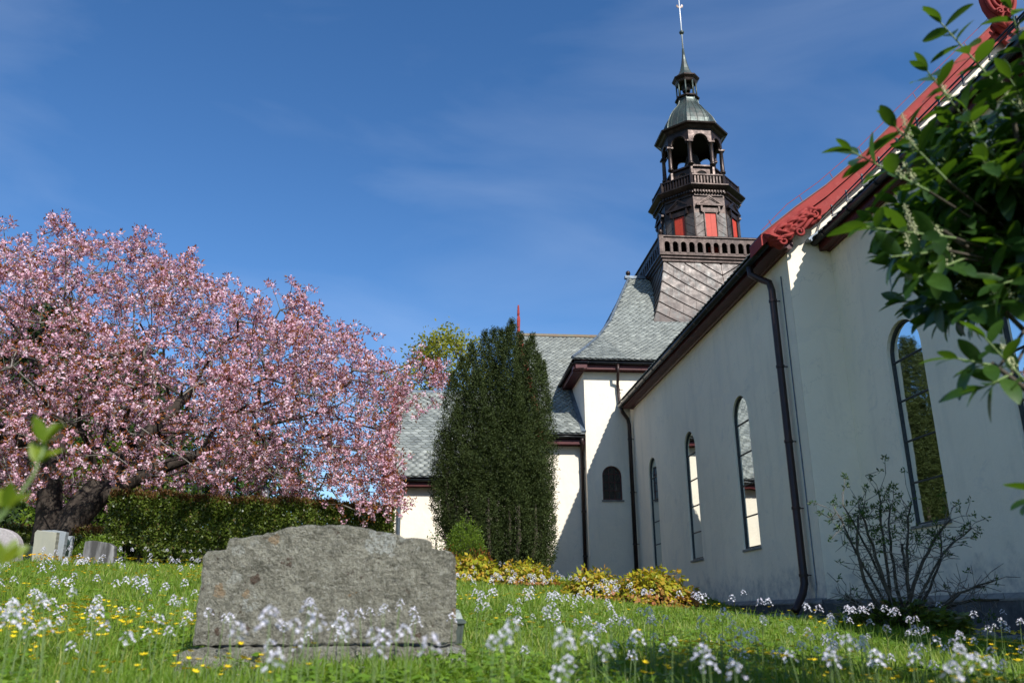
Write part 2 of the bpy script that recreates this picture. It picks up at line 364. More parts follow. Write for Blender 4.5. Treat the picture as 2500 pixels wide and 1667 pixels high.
# nave gable facing the camera, above and beside the choir
V = [(5.47, 6.13), (6.13, 6.67), (6.76, 7.14), (7.62, 7.89), (8.58, 8.85), (9.85, 10.09), (10.8, 11.02)]
full = V+[(2*CX-x, z) for x, z in V[::-1][1:]]
gp = [(6.004, -.5), (6.004, 6.05)]+[(x, z-.25) for x, z in full if 6.05 < x < 15.55]+[(15.6, 6.05), (15.6, -.5)]
mb = MB(); mb.prism([(x, 12.71, z) for x, z in gp], (0, .18, 0)); mb.build('nave_gable_wall', 'plaster', CH)
mb = MB(); mb.prism([(6.55, 24.2, 6.6), (10.8, 24.2, 10.9), (15.05, 24.2, 6.6)], (0, .3, 0)); mb.build('nave_rear_wall', 'plaster', CH)

# tower block (crossing) and the two lower wings to the left
mb = MB(); wall_panel(mb, fW3, 4.58, 17.02, -.3, 7.26, [(5.345, .6, 3.21, 4.24)], .14); mb.build('transept_wall', 'plaster', CH)
mb = MB(); mb.box(4.58, 4.70, 24.692, 36.9, -.3, 7.24); mb.build('transept_side_wall', 'plaster', CH)
mb = MB(); mb.box(16.9, 17.02, 24.80, 36.9, -.3, 7.24).box(4.70, 16.9, 36.8, 36.9, -.3, 7.24); mb.build('transept_far_wall', 'plaster', CH)
mb = MB(); mb.prism([(3.37, 25.09, -.2), (3.37, 36.5, -.2), (3.37, 36.5, 4.95), (3.37, CY, 10.2), (3.37, 25.09, 5.4)], (.12, 0, 0)); mb.build('wing_gable_wall', 'plaster', CH)
mb = MB(); mb.box(3.49, 4.58, 25.09, 25.2, -.2, 4.97); mb.build('wing_wall', 'plaster', CH)
mb = MB(); mb.box(-1.40, 3.37, 26.5, 26.62, 0, 3.86); mb.build('low_wing_wall', 'plaster', CH)
mb = MB(); mb.prism([(-1.40, 26.62, 0), (-1.40, 35.1, 0), (-1.40, 35.1, 3.9), (-1.40, CY, 7.85), (-1.40, 26.62, 4.35)], (.12, 0, 0)); mb.build('low_wing_gable_wall', 'plaster', CH)

# plinths with a sloping ledge
def plinth(name, x, y0, y1, zt, zb, ret=None):
    mb = MB(); s = .085
    mb.prism([(x, y0, zb), (x-s, y0, zb), (x-s, y0, zt-.05), (x-.002, y0, zt+.01), (x, y0, zt+.01)], (0, y1-y0, 0)); mb.build(name, 'plinth', CH)
    mb = MB(); mb.prism([(x-s-.012, y0, zt-.06), (x-s-.012, y0, zt-.035), (x-.004, y0, zt+.03), (x-.004, y0, zt+.012), (x-s, y0, zt-.052)], (0, y1-y0, 0)); mb.build('plinth_ledge', 'stone_pale', CH)
plinth('plinth', 6.0, 12.715, 24.6, .17, -.7); plinth('plinth', 6.8, -2.0, 12.62, .17, -1.0)
mb = MB(); mb.prism([(5.915, 12.71, -.6), (5.915, 12.625, -.6), (5.915, 12.625, .12), (5.915, 12.708, .18), (5.915, 12.71, .18)], (.885, 0, 0)); mb.build('plinth', 'plinth', CH)

# tall round-headed windows
def tall_window(fn, uc, w, zs, zt, depth, label=None):
    r = w/2; sp = zt-r; hw = lambda z: r if z <= sp else math.sqrt(max(r*r-(z-sp)**2, 0))
    mb = MB(); n = 14; t = .034                              # lead-coloured frame round the opening
    ol = [(uc-r, zs)]+[(uc-r*math.cos(math.pi*i/n), sp+r*math.sin(math.pi*i/n)) for i in range(n+1)]+[(uc+r, zs)]
    c0 = (uc, (zs+sp)/2+.3)
    for (a, za), (b, zb) in zip(ol, ol[1:]+ol[:1]):
        ins = lambda u, z: (u+(t if u < uc-1e-6 else -t if u > uc+1e-6 else 0)*(1 if z <= sp else abs(u-uc)/r), z-(t*(z-sp)/r if z > sp else -t if z <= zs+1e-6 else 0))
        A, B = ins(a, za), ins(b, zb)
        for d0, d1 in ((depth-.03, depth),):
            mb.add([fn(a, za, d0), fn(b, zb, d0), fn(*B, d0), fn(*A, d0)], [(0, 1, 2, 3)])
            mb.add([fn(*A, d0), fn(*B, d0), fn(*B, d1), fn(*A, d1)], [(0, 1, 2, 3)])
    win = mb.build('window', 'frame', CH)
    bars = [zs+.60*i for i in range(1, 5)]
    for z in bars:
        b = MB(); h = hw(z)-.012; p = [fn(uc-h, z-.011, depth-.022), fn(uc+h, z-.011, depth-.022), fn(uc+h, z+.011, depth-.022), fn(uc-h, z+.011, depth-.022)]
        nrm = Vector(fn(0, 0, 1))-Vector(fn(0, 0, 0)); b.prism(p, nrm*.018); b.build('glazing_bar', 'frame', win)
    ed = [zs+.01]+bars+[zt-.012]
    for k, (a, b_) in enumerate(zip(ed, ed[1:])):
        zz = [a+(b_-a)*i/6 for i in range(7)]; tilt = random.uniform(-.0015, .0015); sl = random.uniform(-.0012, .0012)
        dd = lambda u, z: depth-.006+tilt*(u-uc)+sl*(z-a)
        L = [(uc-hw(z)+.01, z) for z in zz]; R_ = [(uc+hw(z)-.01, z) for z in zz[::-1]]
        L = [(min(u, uc), z) for u, z in L]; R_ = [(max(u, uc), z) for u, z in R_]
        mb = MB(); pts = [fn(u, z, dd(u, z)) for u, z in R_[::-1]+L[::-1]]; mb.add(pts, [tuple(range(len(pts)))]); mb.build('pane', 'glass', win)
    mb = MB(); P = [fn(uc-r-.03, zs-.05, -.03), fn(uc+r+.02, zs-.05, -.03), fn(uc+r+.02, zs-.012, -.03), fn(uc-r-.03, zs-.012, -.03)]
    Q = [fn(uc-r-.03, zs-.05, .0), fn(uc+r+.02, zs-.05, .0), fn(uc+r+.02, zs-.002, .0), fn(uc-r-.03, zs-.002, .0)]
    mb.loft([P, Q]); mb.build('sill', 'stone_pale', win)
for c in nave_win: tall_window(fW1, c, WW, ZS, ZT, .065)
for c in choir_win[:3]: tall_window(fW2, c, .9, ZS, ZT, .085)
for c in choir_win[3:]:
    tall_window(fW2, c, .9, ZS, ZT, .085)

# small red-framed window of the tower block
def small_window():
    uc, w, zs, zt = 5.345, .6, 3.21, 4.24; r = w/2; sp = zt-r; hw = lambda z: r if z <= sp else math.sqrt(max(r*r-(z-sp)**2, 0))
    mb = MB(); n = 12; ol = [(uc-r, zs)]+[(uc-r*math.cos(math.pi*i/n), sp+r*math.sin(math.pi*i/n)) for i in range(n+1)]+[(uc+r, zs)]
    cen = (uc, sp-.1); sh = lambda p: (cen[0]+(p[0]-cen[0])*.86, cen[1]+(p[1]-cen[1])*.92)
    for A, B in zip(ol, ol[1:]+ol[:1]):
        mb.add([fW3(*A, .06), fW3(*B, .06), fW3(*sh(B), .06), fW3(*sh(A), .06)], [(0, 1, 2, 3)])
        mb.add([fW3(*sh(A), .06), fW3(*sh(B), .06), fW3(*sh(B), .11), fW3(*sh(A), .11)], [(0, 1, 2, 3)])
    win = mb.build('window', 'redframe', CH); tag(win, 'small red-brown framed window with many panes')
    cols = [uc-.26, uc-.087, uc+.087, uc+.26]; rows = [zs+.04, zs+.29, zs+.54, zs+.79, zt-.02]
    for u in cols[1:3]:
        b = MB(); b.box(u-.009, u+.009, 24.69+.075, 24.69+.095, zs+.03, zt-.04); b.build('glazing_bar', 'redframe', win)
    for z in rows[1:4]:
        b = MB(); b.box(uc-hw(z)+.02, uc+hw(z)-.02, 24.69+.078, 24.69+.092, z-.009, z+.009); b.build('glazing_bar', 'redframe', win)
    for i in range(3):
        for j in range(4):
            a, b_ = cols[i], cols[i+1]; z0, z1 = rows[j], rows[j+1]
            pts = [(a, z0), (b_, z0)]; m = (a+b_)/2
            lim = lambda u: sp+math.sqrt(max(r*r*.8-(u-uc)**2, 0))
            pts += [(b_, min(z1, lim(b_))), (m, min(z1, lim(m))), (a, min(z1, lim(a)))]
            dy = random.uniform(-.004, .004); mb = MB(); mb.add([fW3(u, z, .10+dy*(u-a)/.17) for u, z in pts], [tuple(range(5))]); mb.build('pane', 'darkpane', win)
    mb = MB(); mb.box(uc-.34, uc+.34, 24.655, 24.70, zs-.05, zs); mb.build('sill', 'stone_pale', win)
small_window()

# eaves, fascias, gutters
def eave(name, fn, a, b, ztop, over=.36, zg=6.03, gname='gutter', rings=True, mat_slope=.0):
    """fn(u, z, o): o = outward distance from the wall"""
    mb = MB(); prof = [(-.05, ztop-.02), (over-.09, ztop-.045), (over-.05, ztop-.045), (over-.05, ztop+.10), (-.05, ztop+.30)]
    mb.loft([[fn(a, z, o) for o, z in prof], [fn(b, z, o) for o, z in prof]]); e = mb.build('eaves', 'dark_red', CH)
    mb = MB(); p2 = [(-.02, ztop-.05), (.05, ztop-.055), (.075, ztop-.022), (-.02, ztop-.022)]
    mb.loft([[fn(a+.002, z, o) for o, z in p2], [fn(b-.002, z, o) for o, z in p2]]); mb.build('cornice_moulding', 'dark_red', e)
    g = MB(); R_, n = .068, 9; oc = over+.03
    ring = [(oc+R_*math.cos(math.pi+math.pi*i/(n-1)), zg+R_*math.sin(math.pi+math.pi*i/(n-1))) for i in range(n)]+[(oc+(R_-.01)*math.cos(-math.pi*i/(n-1)), zg+(R_-.01)*math.sin(-math.pi*i/(n-1))) for i in range(n)]
    g.loft([[fn(a, z, o) for o, z in ring], [fn(b, z, o) for o, z in ring]]); gt = g.build(gname, 'gutter', CH, True)
    if rings:
        L = abs(b-a); k = max(2, int(L/.85))
        for i in range(k):
            u = a+(b-a)*(i+.5)/k; c = MB(); rr = [(oc+(R_+.008)*math.cos(math.pi+math.pi*j/(n-1)), zg+(R_+.008)*math.sin(math.pi+math.pi*j/(n-1))) for j in range(n)]+[(oc-.03, zg+.02)]
            c.loft([[fn(u-.016, z, o) for o, z in rr], [fn(u+.016, z, o) for o, z in rr]]); c.build('gutter_bracket', 'gutter', gt)
    return gt
eave('nave_eaves', lambda u, z, o: (6.0-o, u, z), 12.52, 24.36, 5.97)
eave('choir_eaves', lambda u, z, o: (6.8-o, u, z), -2.2, 12.70, 6.02, .25, 6.13)
eave('transept_eaves', lambda u, z, o: (u, 24.69-o, z), 4.22, 17.3, 7.24, .36, 7.40)
eave('transept_side_eaves', lambda u, z, o: (4.58-o, u, z), 24.30, 27.6, 7.24, .36, 7.40)
eave('wing_eaves', lambda u, z, o: (u, 25.09-o, z), 3.2, 4.575, 4.95, .36, 5.14)
eave('low_wing_eaves', lambda u, z, o: (u, 26.5-o, z), -1.5, 3.36, 3.84, .36, 4.0)

# downpipes
def downpipe(path, r, mat, clamps=(), fnl=None):
    mb = MB(); mb.tube(path, r, 10); d = mb.build('downpipe', mat, CH, True)
    for (x, y, z) in clamps:
        c = MB(); c.tube([(x, y, z-.022), (x, y, z+.022)], r+.012, 10); c.obox((x+.07, y, z), (.07, 0, 0), (0, .008, 0), (0, 0, .008)); c.build('pipe_clamp', mat, d)
    return d
downpipe([(5.61, 13.42, 5.95), (5.62, 13.42, 5.80), (5.72, 13.32, 5.68), (5.85, 13.20, 5.56), (5.87, 13.17, 5.4), (5.87, 13.17, .42), (5.80, 13.12, .26), (5.62, 13.0, .04), (5.58, 12.98, .0)], .062, 'pipe',
         [(5.87, 13.17, z) for z in (5.2, 4.0, 2.7, 1.6, .55)])
mb = MB(); mb.tube([(5.985, 13.0, 5.6), (5.985, 13.0, .4), (5.93, 12.97, .1), (5.9, 12.96, -.3)], .010, 6); mb.build('lightning_conductor', 'lead', CH, True)
downpipe([(5.62, 24.25, 5.95), (5.66, 24.27, 5.82), (5.84, 24.36, 5.62), (5.88, 24.38, 5.45), (5.88, 24.38, .5)], .06, 'pipe', [(5.88, 24.38, z) for z in (5.0, 3.4, 1.9)])
downpipe([(5.60, 24.30, 7.34), (5.60, 24.32, 7.1), (5.62, 24.50, 6.92), (5.63, 24.6, 6.8), (5.66, 24.6, 6.25), (5.64, 24.45, 6.1)], .045, 'pipe', [(5.645, 24.6, 6.6)])
downpipe([(4.47, 24.70, 5.08), (4.48, 24.78, 4.92), (4.50, 24.96, 4.72), (4.50, 25.0, 4.5), (4.50, 25.0, .6)], .055, 'pipe', [(4.50, 25.0, z) for z in (4.2, 2.9, 1.6)])
downpipe([(-1.08, 26.11, 3.95), (-1.08, 26.2, 3.75), (-1.08, 26.40, 3.6), (-1.08, 26.42, 3.4), (-1.08, 26.42, .7)], .06, 'lead', [(-1.08, 26.42, z) for z in (2.9, 1.6)])

# ------------------------------------------------------------------ roofs with single slates
def polyl(tbl):
    X = [a for a, _ in tbl]; Z = [b for _, b in tbl]
    return lambda v: float(np.interp(v, X, Z))
SL_O = np.array([(-.088, .175), (-.088, .05), (-.055, .008), (0, -.02), (.055, .008), (.088, .05), (.088, .175)])
def slate_mesh():
    n = len(SL_O); top = [(u, v, .012 if v < .1 else .003) for u, v in SL_O]; bot = [(u, v, -.004) for u, v in SL_O]
    v = top+bot; f = [tuple(range(n))]+[(i+1, i, n+i, n+i+1) for i in range(n-1)]
    me = bpy.data.meshes.new('slate'); me.from_pydata(v, [], f); me.materials.append(M['slate']); me.update(); return me
SLATE = slate_mesh(); SL_V = np.array([v.co[:] for v in SLATE.vertices]); SL_T = []
for p in SLATE.polygons:
    vs = list(p.vertices)
    for i in range(1, len(vs)-1): SL_T.append((vs[0], vs[i], vs[i+1]))
SL_T = np.array(SL_T)
def slates(roof, mk, tbl, u0, u1, inside, w=.176, ex=.128, single=0, cand=None, k=1.0):
    w *= k; ex *= k
    """tbl: list of (horizontal, z) up the slope; mk(u, h, z) -> world; inside(u, h, z)"""
    seg = [0.0]
    for (a, za), (b, zb) in zip(tbl, tbl[1:]): seg.append(seg[-1]+math.hypot(b-a, zb-za))
    H = [a for a, _ in tbl]; Z = [b for _, b in tbl]; L = seg[-1]; out = []
    rows = int(L/ex)
    for j in range(rows):
        s = .02+j*ex; h0, z0 = np.interp(s, seg, H), np.interp(s, seg, Z); h1, z1 = np.interp(s+.15, seg, H), np.interp(s+.15, seg, Z)
        if s+.16*k > L: continue
        for i in range(int((u1-u0)/w)+1):
            u = u0+(i+(.5 if j % 2 else 0))*w
            if u > u1 or not inside(u, h0, z0): continue
            o = Vector(mk(u+random.uniform(-.006, .006), h0, z0)); vv = (Vector(mk(u, h1, z1))-Vector(mk(u, h0, z0))).normalized()
            uu = (Vector(mk(u+1, h0, z0))-Vector(mk(u, h0, z0))).normalized(); nn = uu.cross(vv).normalized()
            if nn.z < 0: nn = -nn; uu = -uu
            a = random.uniform(-.05, .05); u2 = uu*math.cos(a)+vv*math.sin(a); v2 = vv*math.cos(a)-uu*math.sin(a)
            o = o+nn*(.034+random.uniform(0, .006)); tl = random.uniform(.035, .075); v2 = (v2-nn*tl).normalized(); n2 = u2.cross(v2)
            out.append(Matrix(((u2.x*k, v2.x*k, n2.x*k, o.x), (u2.y*k, v2.y*k, n2.y*k, o.y), (u2.z*k, v2.z*k, n2.z*k, o.z), (0, 0, 0, 1))))
    out.sort(key=lambda m: m.translation.length if cand is None else cand(m.translation))
    for m in out[:single]:
        o = link('slate', SLATE, roof); o.matrix_local = m
    rest = np.array([np.array(m) for m in out[single:]])
    if len(rest):
        sc_ = rng.uniform(.92, 1.05, (len(rest), 1, 1)); v = np.einsum('nij,kj->nki', rest[:, :3, :3], SL_V)*sc_+rest[:, None, :3, 3]
        f = (SL_T[None]+(np.arange(len(rest))*len(SL_V))[:, None, None]).reshape(-1, 3)
        o = link('slates', mesh_np('slates', v.reshape(-1, 3), f, M['slate'], np.repeat(rng.random(len(rest)), len(SL_T))), roof); o['kind'] = 'stuff'
    return len(out)

def skirt_half(z): return float(np.interp(z, [8.8, 9.3, 9.9, 10.6, 11.5, 12.3, 12.86], [3.9, 3.42, 3.05, 2.77, 2.49, 2.31, 2.23]))
T3 = [(24.22, 7.46), (25.3, 8.15), (26.5, 8.97), (27.8, 10.0), (30.8, 12.97)]
hipX = polyl([(24.22, 4.16), (25.3, 4.80), (26.5, 5.50), (27.8, 6.20), (30.8, 7.73)])
mb = MB()                                              # tower block: hipped slate roof
front = [(hipX(y), y, z) for y, z in T3]; mir = lambda P: [(2*CX-x, y, z) for x, y, z in P]; back = lambda P: [(x, 2*CY-y, z) for x, y, z in P]
mb.loft([[a, b] for a, b in zip(front, mir(front))], False, False); mb.loft([[a, b] for a, b in zip(back(front), front)], False, False)
mb.loft([[b, a] for a, b in zip(mir(back(front)), mir(front))], False, False); mb.loft([[b, a] for a, b in zip(back(front), mir(back(front)))], False, False)
ROOF3 = mb.build('transept_roof', 'roof_under', CH)
def in3(u, h, z):
    hx = hipX(h)
    if u < hx+.05 or u > 2*CX-hx-.05: return False
    s = skirt_half(z); return not (CY-h < s-.05 and abs(u-CX) < s-.05)
slates(ROOF3, lambda u, h, z: (u, h, z), T3, 4.1, 17.4, in3, single=110, cand=lambda p: 0 if False else (p.x*1.6+p.z*.4 if p.x > 4 else 99))
mb = MB(); mb.tube([(x, y, z+.05) for x, y, z in front], .055, 6); mb.build('hip_flashing', 'lead', CH)
mb = MB(); mb.tube([(2*CX-x, y, z+.05) for x, y, z in front], .055, 6); mb.build('hip_flashing', 'lead', CH)
mb = MB(); mb.box(7.55, 8.6, CY-.09, CY+.09, 12.95, 13.06); mb.build('ridge_cap', 'lead', CH)
mb = MB(); mb.tube([(7.7, CY, 13.05), (7.7, CY, 13.12)], .05, 8); mb.loft([[(7.7+.1*math.cos(a)*k, CY+.1*math.sin(a)*k, 13.2+dz) for a in np.linspace(0, 2*math.pi, 8, endpoint=False)] for k, dz in ((.3, -.1), (.85, -.06), (1, 0), (.85, .06), (.3, .1))]); mb.build('ridge_ball', 'copper', CH, True)

T4 = [(24.58, 5.18), (26.0, 6.36), (27.3, 7.44), (30.8, 10.39)]
mb = MB(); P4 = [(3.25, y, z) for y, z in T4]; Q4 = [(6.6, y, z) for y, z in T4]
Q4 = [(4.55, 24.58, 5.18), (4.55, 26.0, 6.36), (4.7, 27.3, 7.44), (6.35, 30.8, 10.39)]
mb.loft([[a, b] for a, b in zip(P4, Q4)], False, False); mb.loft([[b, a] for a, b in zip(back(P4), back(Q4))], False, False); ROOF4 = mb.build('wing_roof', 'roof_under', CH)
lx = polyl([(7.4, 4.2), (8.15, 4.80), (8.97, 5.50), (10, 6.2), (12.97, 7.73)])
slates(ROOF4, lambda u, h, z: (u, h, z), T4, 3.30, 6.6, lambda u, h, z: u < (4.50 if z < 7.42 else lx(z)-.03), single=80)
mb = MB(); mb.box(3.2, 6.3, CY-.1, CY+.1, 10.37, 10.47); mb.build('ridge_cap', simple('mossy_ridge_cap', (.20, .19, .13), (.22, .14, .09), 5, .8), CH)
mb = MB(); pts = [(4.52, y, z+.05) for y, z in ((24.66, 5.24), (25.4, 5.88), (26.2, 6.55), (27.0, 7.22))]
for a, b in zip(pts, pts[1:]): mb.obox((Vector(a)+Vector(b))/2, (.075, 0, 0), (Vector(b)-Vector(a))*.52, (0, -.012, .014))
mb.build('valley_flashing', 'lead', CH)

T5 = [(26.03, 4.06), (27.5, 5.22), (30.8, 8.02)]
mb = MB(); P5 = [(-1.45, y, z) for y, z in T5]; Q5 = [(3.37, y, z) for y, z in T5]
mb.loft([[a, b] for a, b in zip(P5, Q5)], False, False); mb.loft([[b, a] for a, b in zip(back(P5), back(Q5))], False, False); ROOF5 = mb.build('low_wing_roof', 'roof_under', CH)
slates(ROOF5, lambda u, h, z: (u, h, z), T5, -1.36, 3.35, lambda u, h, z: True, single=110, cand=lambda p: abs(p.x+.6)*.7+abs(p.z-6), k=1.45)
mb = MB(); mb.box(-1.5, 3.36, CY-.09, CY+.09, 8.0, 8.09); mb.build('ridge_cap', 'lead', CH)
# red verge boards of the two wing gables and the carved finial post
def wing_verge(x, tbl, dz=.34, w=.10):
    mb = MB(); P = [(y, z+.14) for y, z in tbl]+[(2*CY-y, z+.14) for y, z in tbl[::-1][1:]]
    mb.loft([[(x-w, y, z-dz), (x+.06, y, z-dz), (x+.06, y, z), (x-w, y, z)] for y, z in P]); mb.build('verge_board', 'red_paint', CH)
wing_verge(-1.5, T5); wing_verge(3.2, T4)
mb = MB(); mb.loft([[(3.17+dx*k, CY+dy*k*2.2, z) for dx, dy in ((-.06, -.06), (.06, -.06), (.06, .06), (-.06, .06))] for z, k in ((10.3, 1.1), (10.7, .8), (11.0, 1.0), (11.15, .8), (11.2, .55), (11.3, .75), (11.5, .6), (11.66, .45))]); mb.build('gable_finial', 'red_paint', CH)

# nave and choir roofs (their slopes are too steep to be seen from below, only their edges are)
def plain_roof(name, xs_z, y0, y1):
    mb = MB(); P = [(x, z) for x, z in xs_z]; Q = P+[(2*CX-x, z) for x, z in P[::-1][1:]]
    mb.loft([[(x, y0, z), (x, y1, z)] for x, z in Q], False, False); return mb.build(name, 'roof_under', CH)
TN = [(5.58, 6.06), (6.13, 6.52), (6.76, 6.99), (7.62, 7.74), (8.58, 8.70), (10.8, 10.87)]
rn = plain_roof('nave_roof', TN, 12.6, 24.6)
slates(rn, lambda u, h, z: (h, u, z), [(5.54, 6.045)]+TN[1:3], 12.75, 24.45, lambda u, h, z: True)
TC = [(6.48, 6.15), (7.4, 6.80), (10.8, 9.6)]
rc = plain_roof('choir_roof', TC, -2.2, 12.70)
slates(rc, lambda u, h, z: (h, u, z), [(6.45, 6.12), (6.95, 6.47)], -2.1, 12.6, lambda u, h, z: True)
# snow guard on the choir roof
mb = MB(); mb.tube([(6.7, 12.85-.17, 6.60), (6.7, 4.0, 6.60)], .013, 6); mb.tube([(6.7, 12.68, 6.54), (6.7, 4.0, 6.54)], .009, 6); sg = mb.build('snow_guard', 'gutter', CH)
for y in np.arange(12.27, 4.2, -.53):
    b = MB(); b.obox((6.7, y, 6.545), (.012, 0, 0), (0, .012, 0), (0, 0, .105)); b.obox((6.78, y, 6.50), (.1, 0, .06), (0, .01, 0), (-.006, 0, .01)); b.build('snow_guard_post', 'gutter', sg)
mb = MB(); mb.obox((6.5, 12.62, 6.23), (.14, 0, .11), (0, .08, 0), (-.012, 0, .016)); mb.obox((6.44, 12.60, 6.17), (.05, .01, .06), (0, .06, .01), (-.012, 0, .02)); mb.build('crumpled_flashing', 'lead', CH)
# thin access ladder / rod by the gable finial, seen top right
mb = MB(); mb.tube([(6.9, 7.9, 6.75), (7.2, 7.2, 7.05), (7.6, 6.3, 7.45)], .02, 6); mb.build('roof_rod', 'gutter', CH)

# red verge of the nave gable: cap, fascia, wire, carving, finial
def strip(name, pts, dz0, dz1, y0, y1, mat, parent):
    mb = MB(); mb.loft([[(x, y0, z+dz0), (x, y0, z+dz1), (x, y1, z+dz1), (x, y1, z+dz0)] for x, z in pts]); return mb.build(name, mat, parent)
cap = strip('verge_cap', full, -.20, .0, 12.47, 13.0, 'red_paint', CH)
strip('verge_lip', full, -.0, .022, 12.455, 13.0, 'dark_red', cap)
strip('verge_fascia', full[1:-1], -.47, -.203, 12.52, 12.60, 'red_paint', CH)
mb = MB(); w3 = []
for x, z in [(5.55, 6.28)]+[(x-.06, z+.14) for x, z in V[1:]]: w3.append((x, 12.6, z))
mb.tube(w3, .006, 5); wr = mb.build('lightning_wire', 'white_wood', CH)
for x in np.arange(5.75, 10.6, .62):
    z = polyl(V)(x); b = MB(); b.tube([(x, 12.6, z), (x-.05, 12.6, z+.13)], .007, 5); b.build('wire_clip', 'white_wood', wr)
def carving():
    n, m = 64, 22; vs = []; P0 = np.array([5.60, 5.98]); a = np.array([.83, .555]); a /= np.linalg.norm(a); b = np.array([-a[1], a[0]])
    for i in range(n):
        s = i/(n-1)*1.12
        lo = -.15-.04*abs(math.sin(s*13))-.03*math.sin(s*6+1); hi = .165
        if s < .12: lo *= (.35+.65*s/.12); 
        if s > .95: k = math.sqrt(max(0, 1-((s-.95)/.175)**2)); lo *= k; hi *= k
        for j in range(m):
            tt = j/(m-1); t_ = lo+(hi-lo)*tt; e = min(tt, 1-tt)*2
            fl = s*17+5*math.sin(t_*9+s*4)-t_*16*math.copysign(1, t_+.02)
            h = .035+.075*e**.5+.055*(abs(math.sin(fl))**.7)*e**.3+.03*math.sin(s*31+t_*23)*e
            p = P0+a*s+b*t_; vs.append((p[0], 12.50-h*1.1, p[1]+.03))
    fs = [(i*m+j, (i+1)*m+j, (i+1)*m+j+1, i*m+j+1) for i in range(n-1) for j in range(m-1)]
    mb = MB(); mb.add(vs, fs)
    base = [(x, 12.54, z) for x, _, z in vs]
    per = [i*m for i in range(n)]+[(n-1)*m+j for j in range(m)]+[i*m+m-1 for i in range(n)][::-1]+list(range(m))[::-1]
    q = len(mb.v); mb.v += base
    for p, r_ in zip(per, per[1:]): mb.f.append((p, q+p, q+r_, r_))
    c = mb.build('carved_leaf_scroll', 'red_paint', CH, True)
    def vol(cx, cz, r0, turns, d, th):
        k = [(cx+math.cos(d*t+1)*r0*(1-t/(turns*6.3)*.8), 12.375-.03*t/(turns*6.3), cz+math.sin(d*t+1)*r0*(1-t/(turns*6.3)*.8)) for t in np.linspace(0, turns*6.28, 26)]
        b_ = MB(); b_.tube(k, [th*(1-.45*i/25) for i in range(26)], 6); b_.build('volute', 'red_paint', c, True)
    vol(6.43, 6.52, .10, 1.4, 1, .03); vol(6.12, 6.17, .085, 1.3, -1, .028); vol(5.82, 5.98, .09, 1.2, 1, .03)
    for t0, (x0, z0, x1, z1) in enumerate(((5.66, 6.12, 5.95, 6.30), (5.90, 6.27, 6.18, 6.46), (5.75, 6.02, 6.02, 6.20), (6.08, 6.42, 6.35, 6.58), (6.02, 6.24, 6.34, 6.46), (6.16, 6.24, 6.44, 6.42))):
        b_ = MB(); b_.tube([(x0+(x1-x0)*t, 12.40-.03*math.sin(t*3.1), z0+(z1-z0)*t+.05*math.sin(t*3.3+t0)) for t in np.linspace(0, 1, 9)], [.012+.026*math.sin(.3+2.5*t) for t in np.linspace(0, 1, 9)], 6); b_.build('leaf_rib', 'red_paint', c, True)
carving()
def gable_finial():
    xc = 10.76; yb = 12.46
    rows = [(10.60, .05), (10.68, .13), (10.78, .21), (10.86, .17), (10.92, .16), (11.0, .25), (11.15, .32), (11.35, .35), (11.6, .34), (11.8, .29), (12.0, .2), (12.1, .08)]
    mb = MB(); mb.loft([[(xc+w*math.cos(a), yb-.02+.13*math.sin(a)*min(1, w*5), z) for a in np.linspace(0, 2*math.pi, 16, endpoint=False)] for z, w in rows]); f = mb.build('carved_gable_shield', 'red_paint', CH, True)
    for sgn in (-1, 1):
        for r0, off, th in ((.29, 0, .045), (.20, .02, .04), (.11, .04, .032)):
            k = []
            for t in np.linspace(-1.35, 1.5, 16): k.append((xc+sgn*r0*math.cos(t)*(1 if t > -.9 else .8), yb-.14-off, 11.36+r0*1.55*math.sin(t)))
            b_ = MB(); b_.tube(k, [th*(.6+.4*math.sin(.3+2.6*i/15)) for i in range(16)], 6); b_.build('scroll', 'red_paint', f, True)
        k = [(xc+sgn*(.1+.075*(1-t/9)*math.cos(t)), yb-.19, 10.98+.075*(1-t/9)*math.sin(t)) for t in np.linspace(0, 8, 22)]
        b_ = MB(); b_.tube(k, .02, 6); b_.build('volute', 'red_paint', f, True)
    for i in range(5):
        a = -1.0+i*.5; b_ = MB(); b_.tube([(xc, yb-.13, 10.66), (xc+math.sin(a)*.13, yb-.17, 10.66+math.cos(a)*.10), (xc+math.sin(a)*.24, yb-.13, 10.68+math.cos(a)*.16)], [.02, .05, .022], 6); b_.build('palmette_leaf', 'red_paint', f, True)
gable_finial()

# ------------------------------------------------------------------ copper tower
def octr(a, z, n=8, rot=22.5):
    R_ = a/math.cos(math.pi/n); return [(CX+R_*math.cos(math.radians(rot+360*i/n)), CY+R_*math.sin(math.radians(rot+360*i/n)), z) for i in range(n)]
def sq(h, z): return [(CX-h, CY-h, z), (CX+h, CY-h, z), (CX+h, CY+h, z), (CX-h, CY+h, z)]
def stack(name, rings, mat, parent=CH, smooth=False):
    mb = MB(); mb.loft(rings); return mb.build(name, mat, parent, smooth)
SK = stack('tower_skirt', [sq(skirt_half(z)-.02, z) for z in (9.0, 9.3, 9.6, 9.9, 10.25, 10.6, 11.05, 11.5, 11.9, 12.3, 12.86)], 'copper')
def clip(poly, ax, lim, keep_less):
    out = []
    for i, p in enumerate(poly):
        q = poly[(i+1) % len(poly)]; a = (p[ax] <= lim) == keep_less or p[ax] == lim; b = (q[ax] <= lim) == keep_less or q[ax] == lim
        if a: out.append(p)
        if a != b:
            t = (lim-p[ax])/(q[ax]-p[ax]); out.append((p[0]+(q[0]-p[0])*t, p[1]+(q[1]-p[1])*t))
    return out
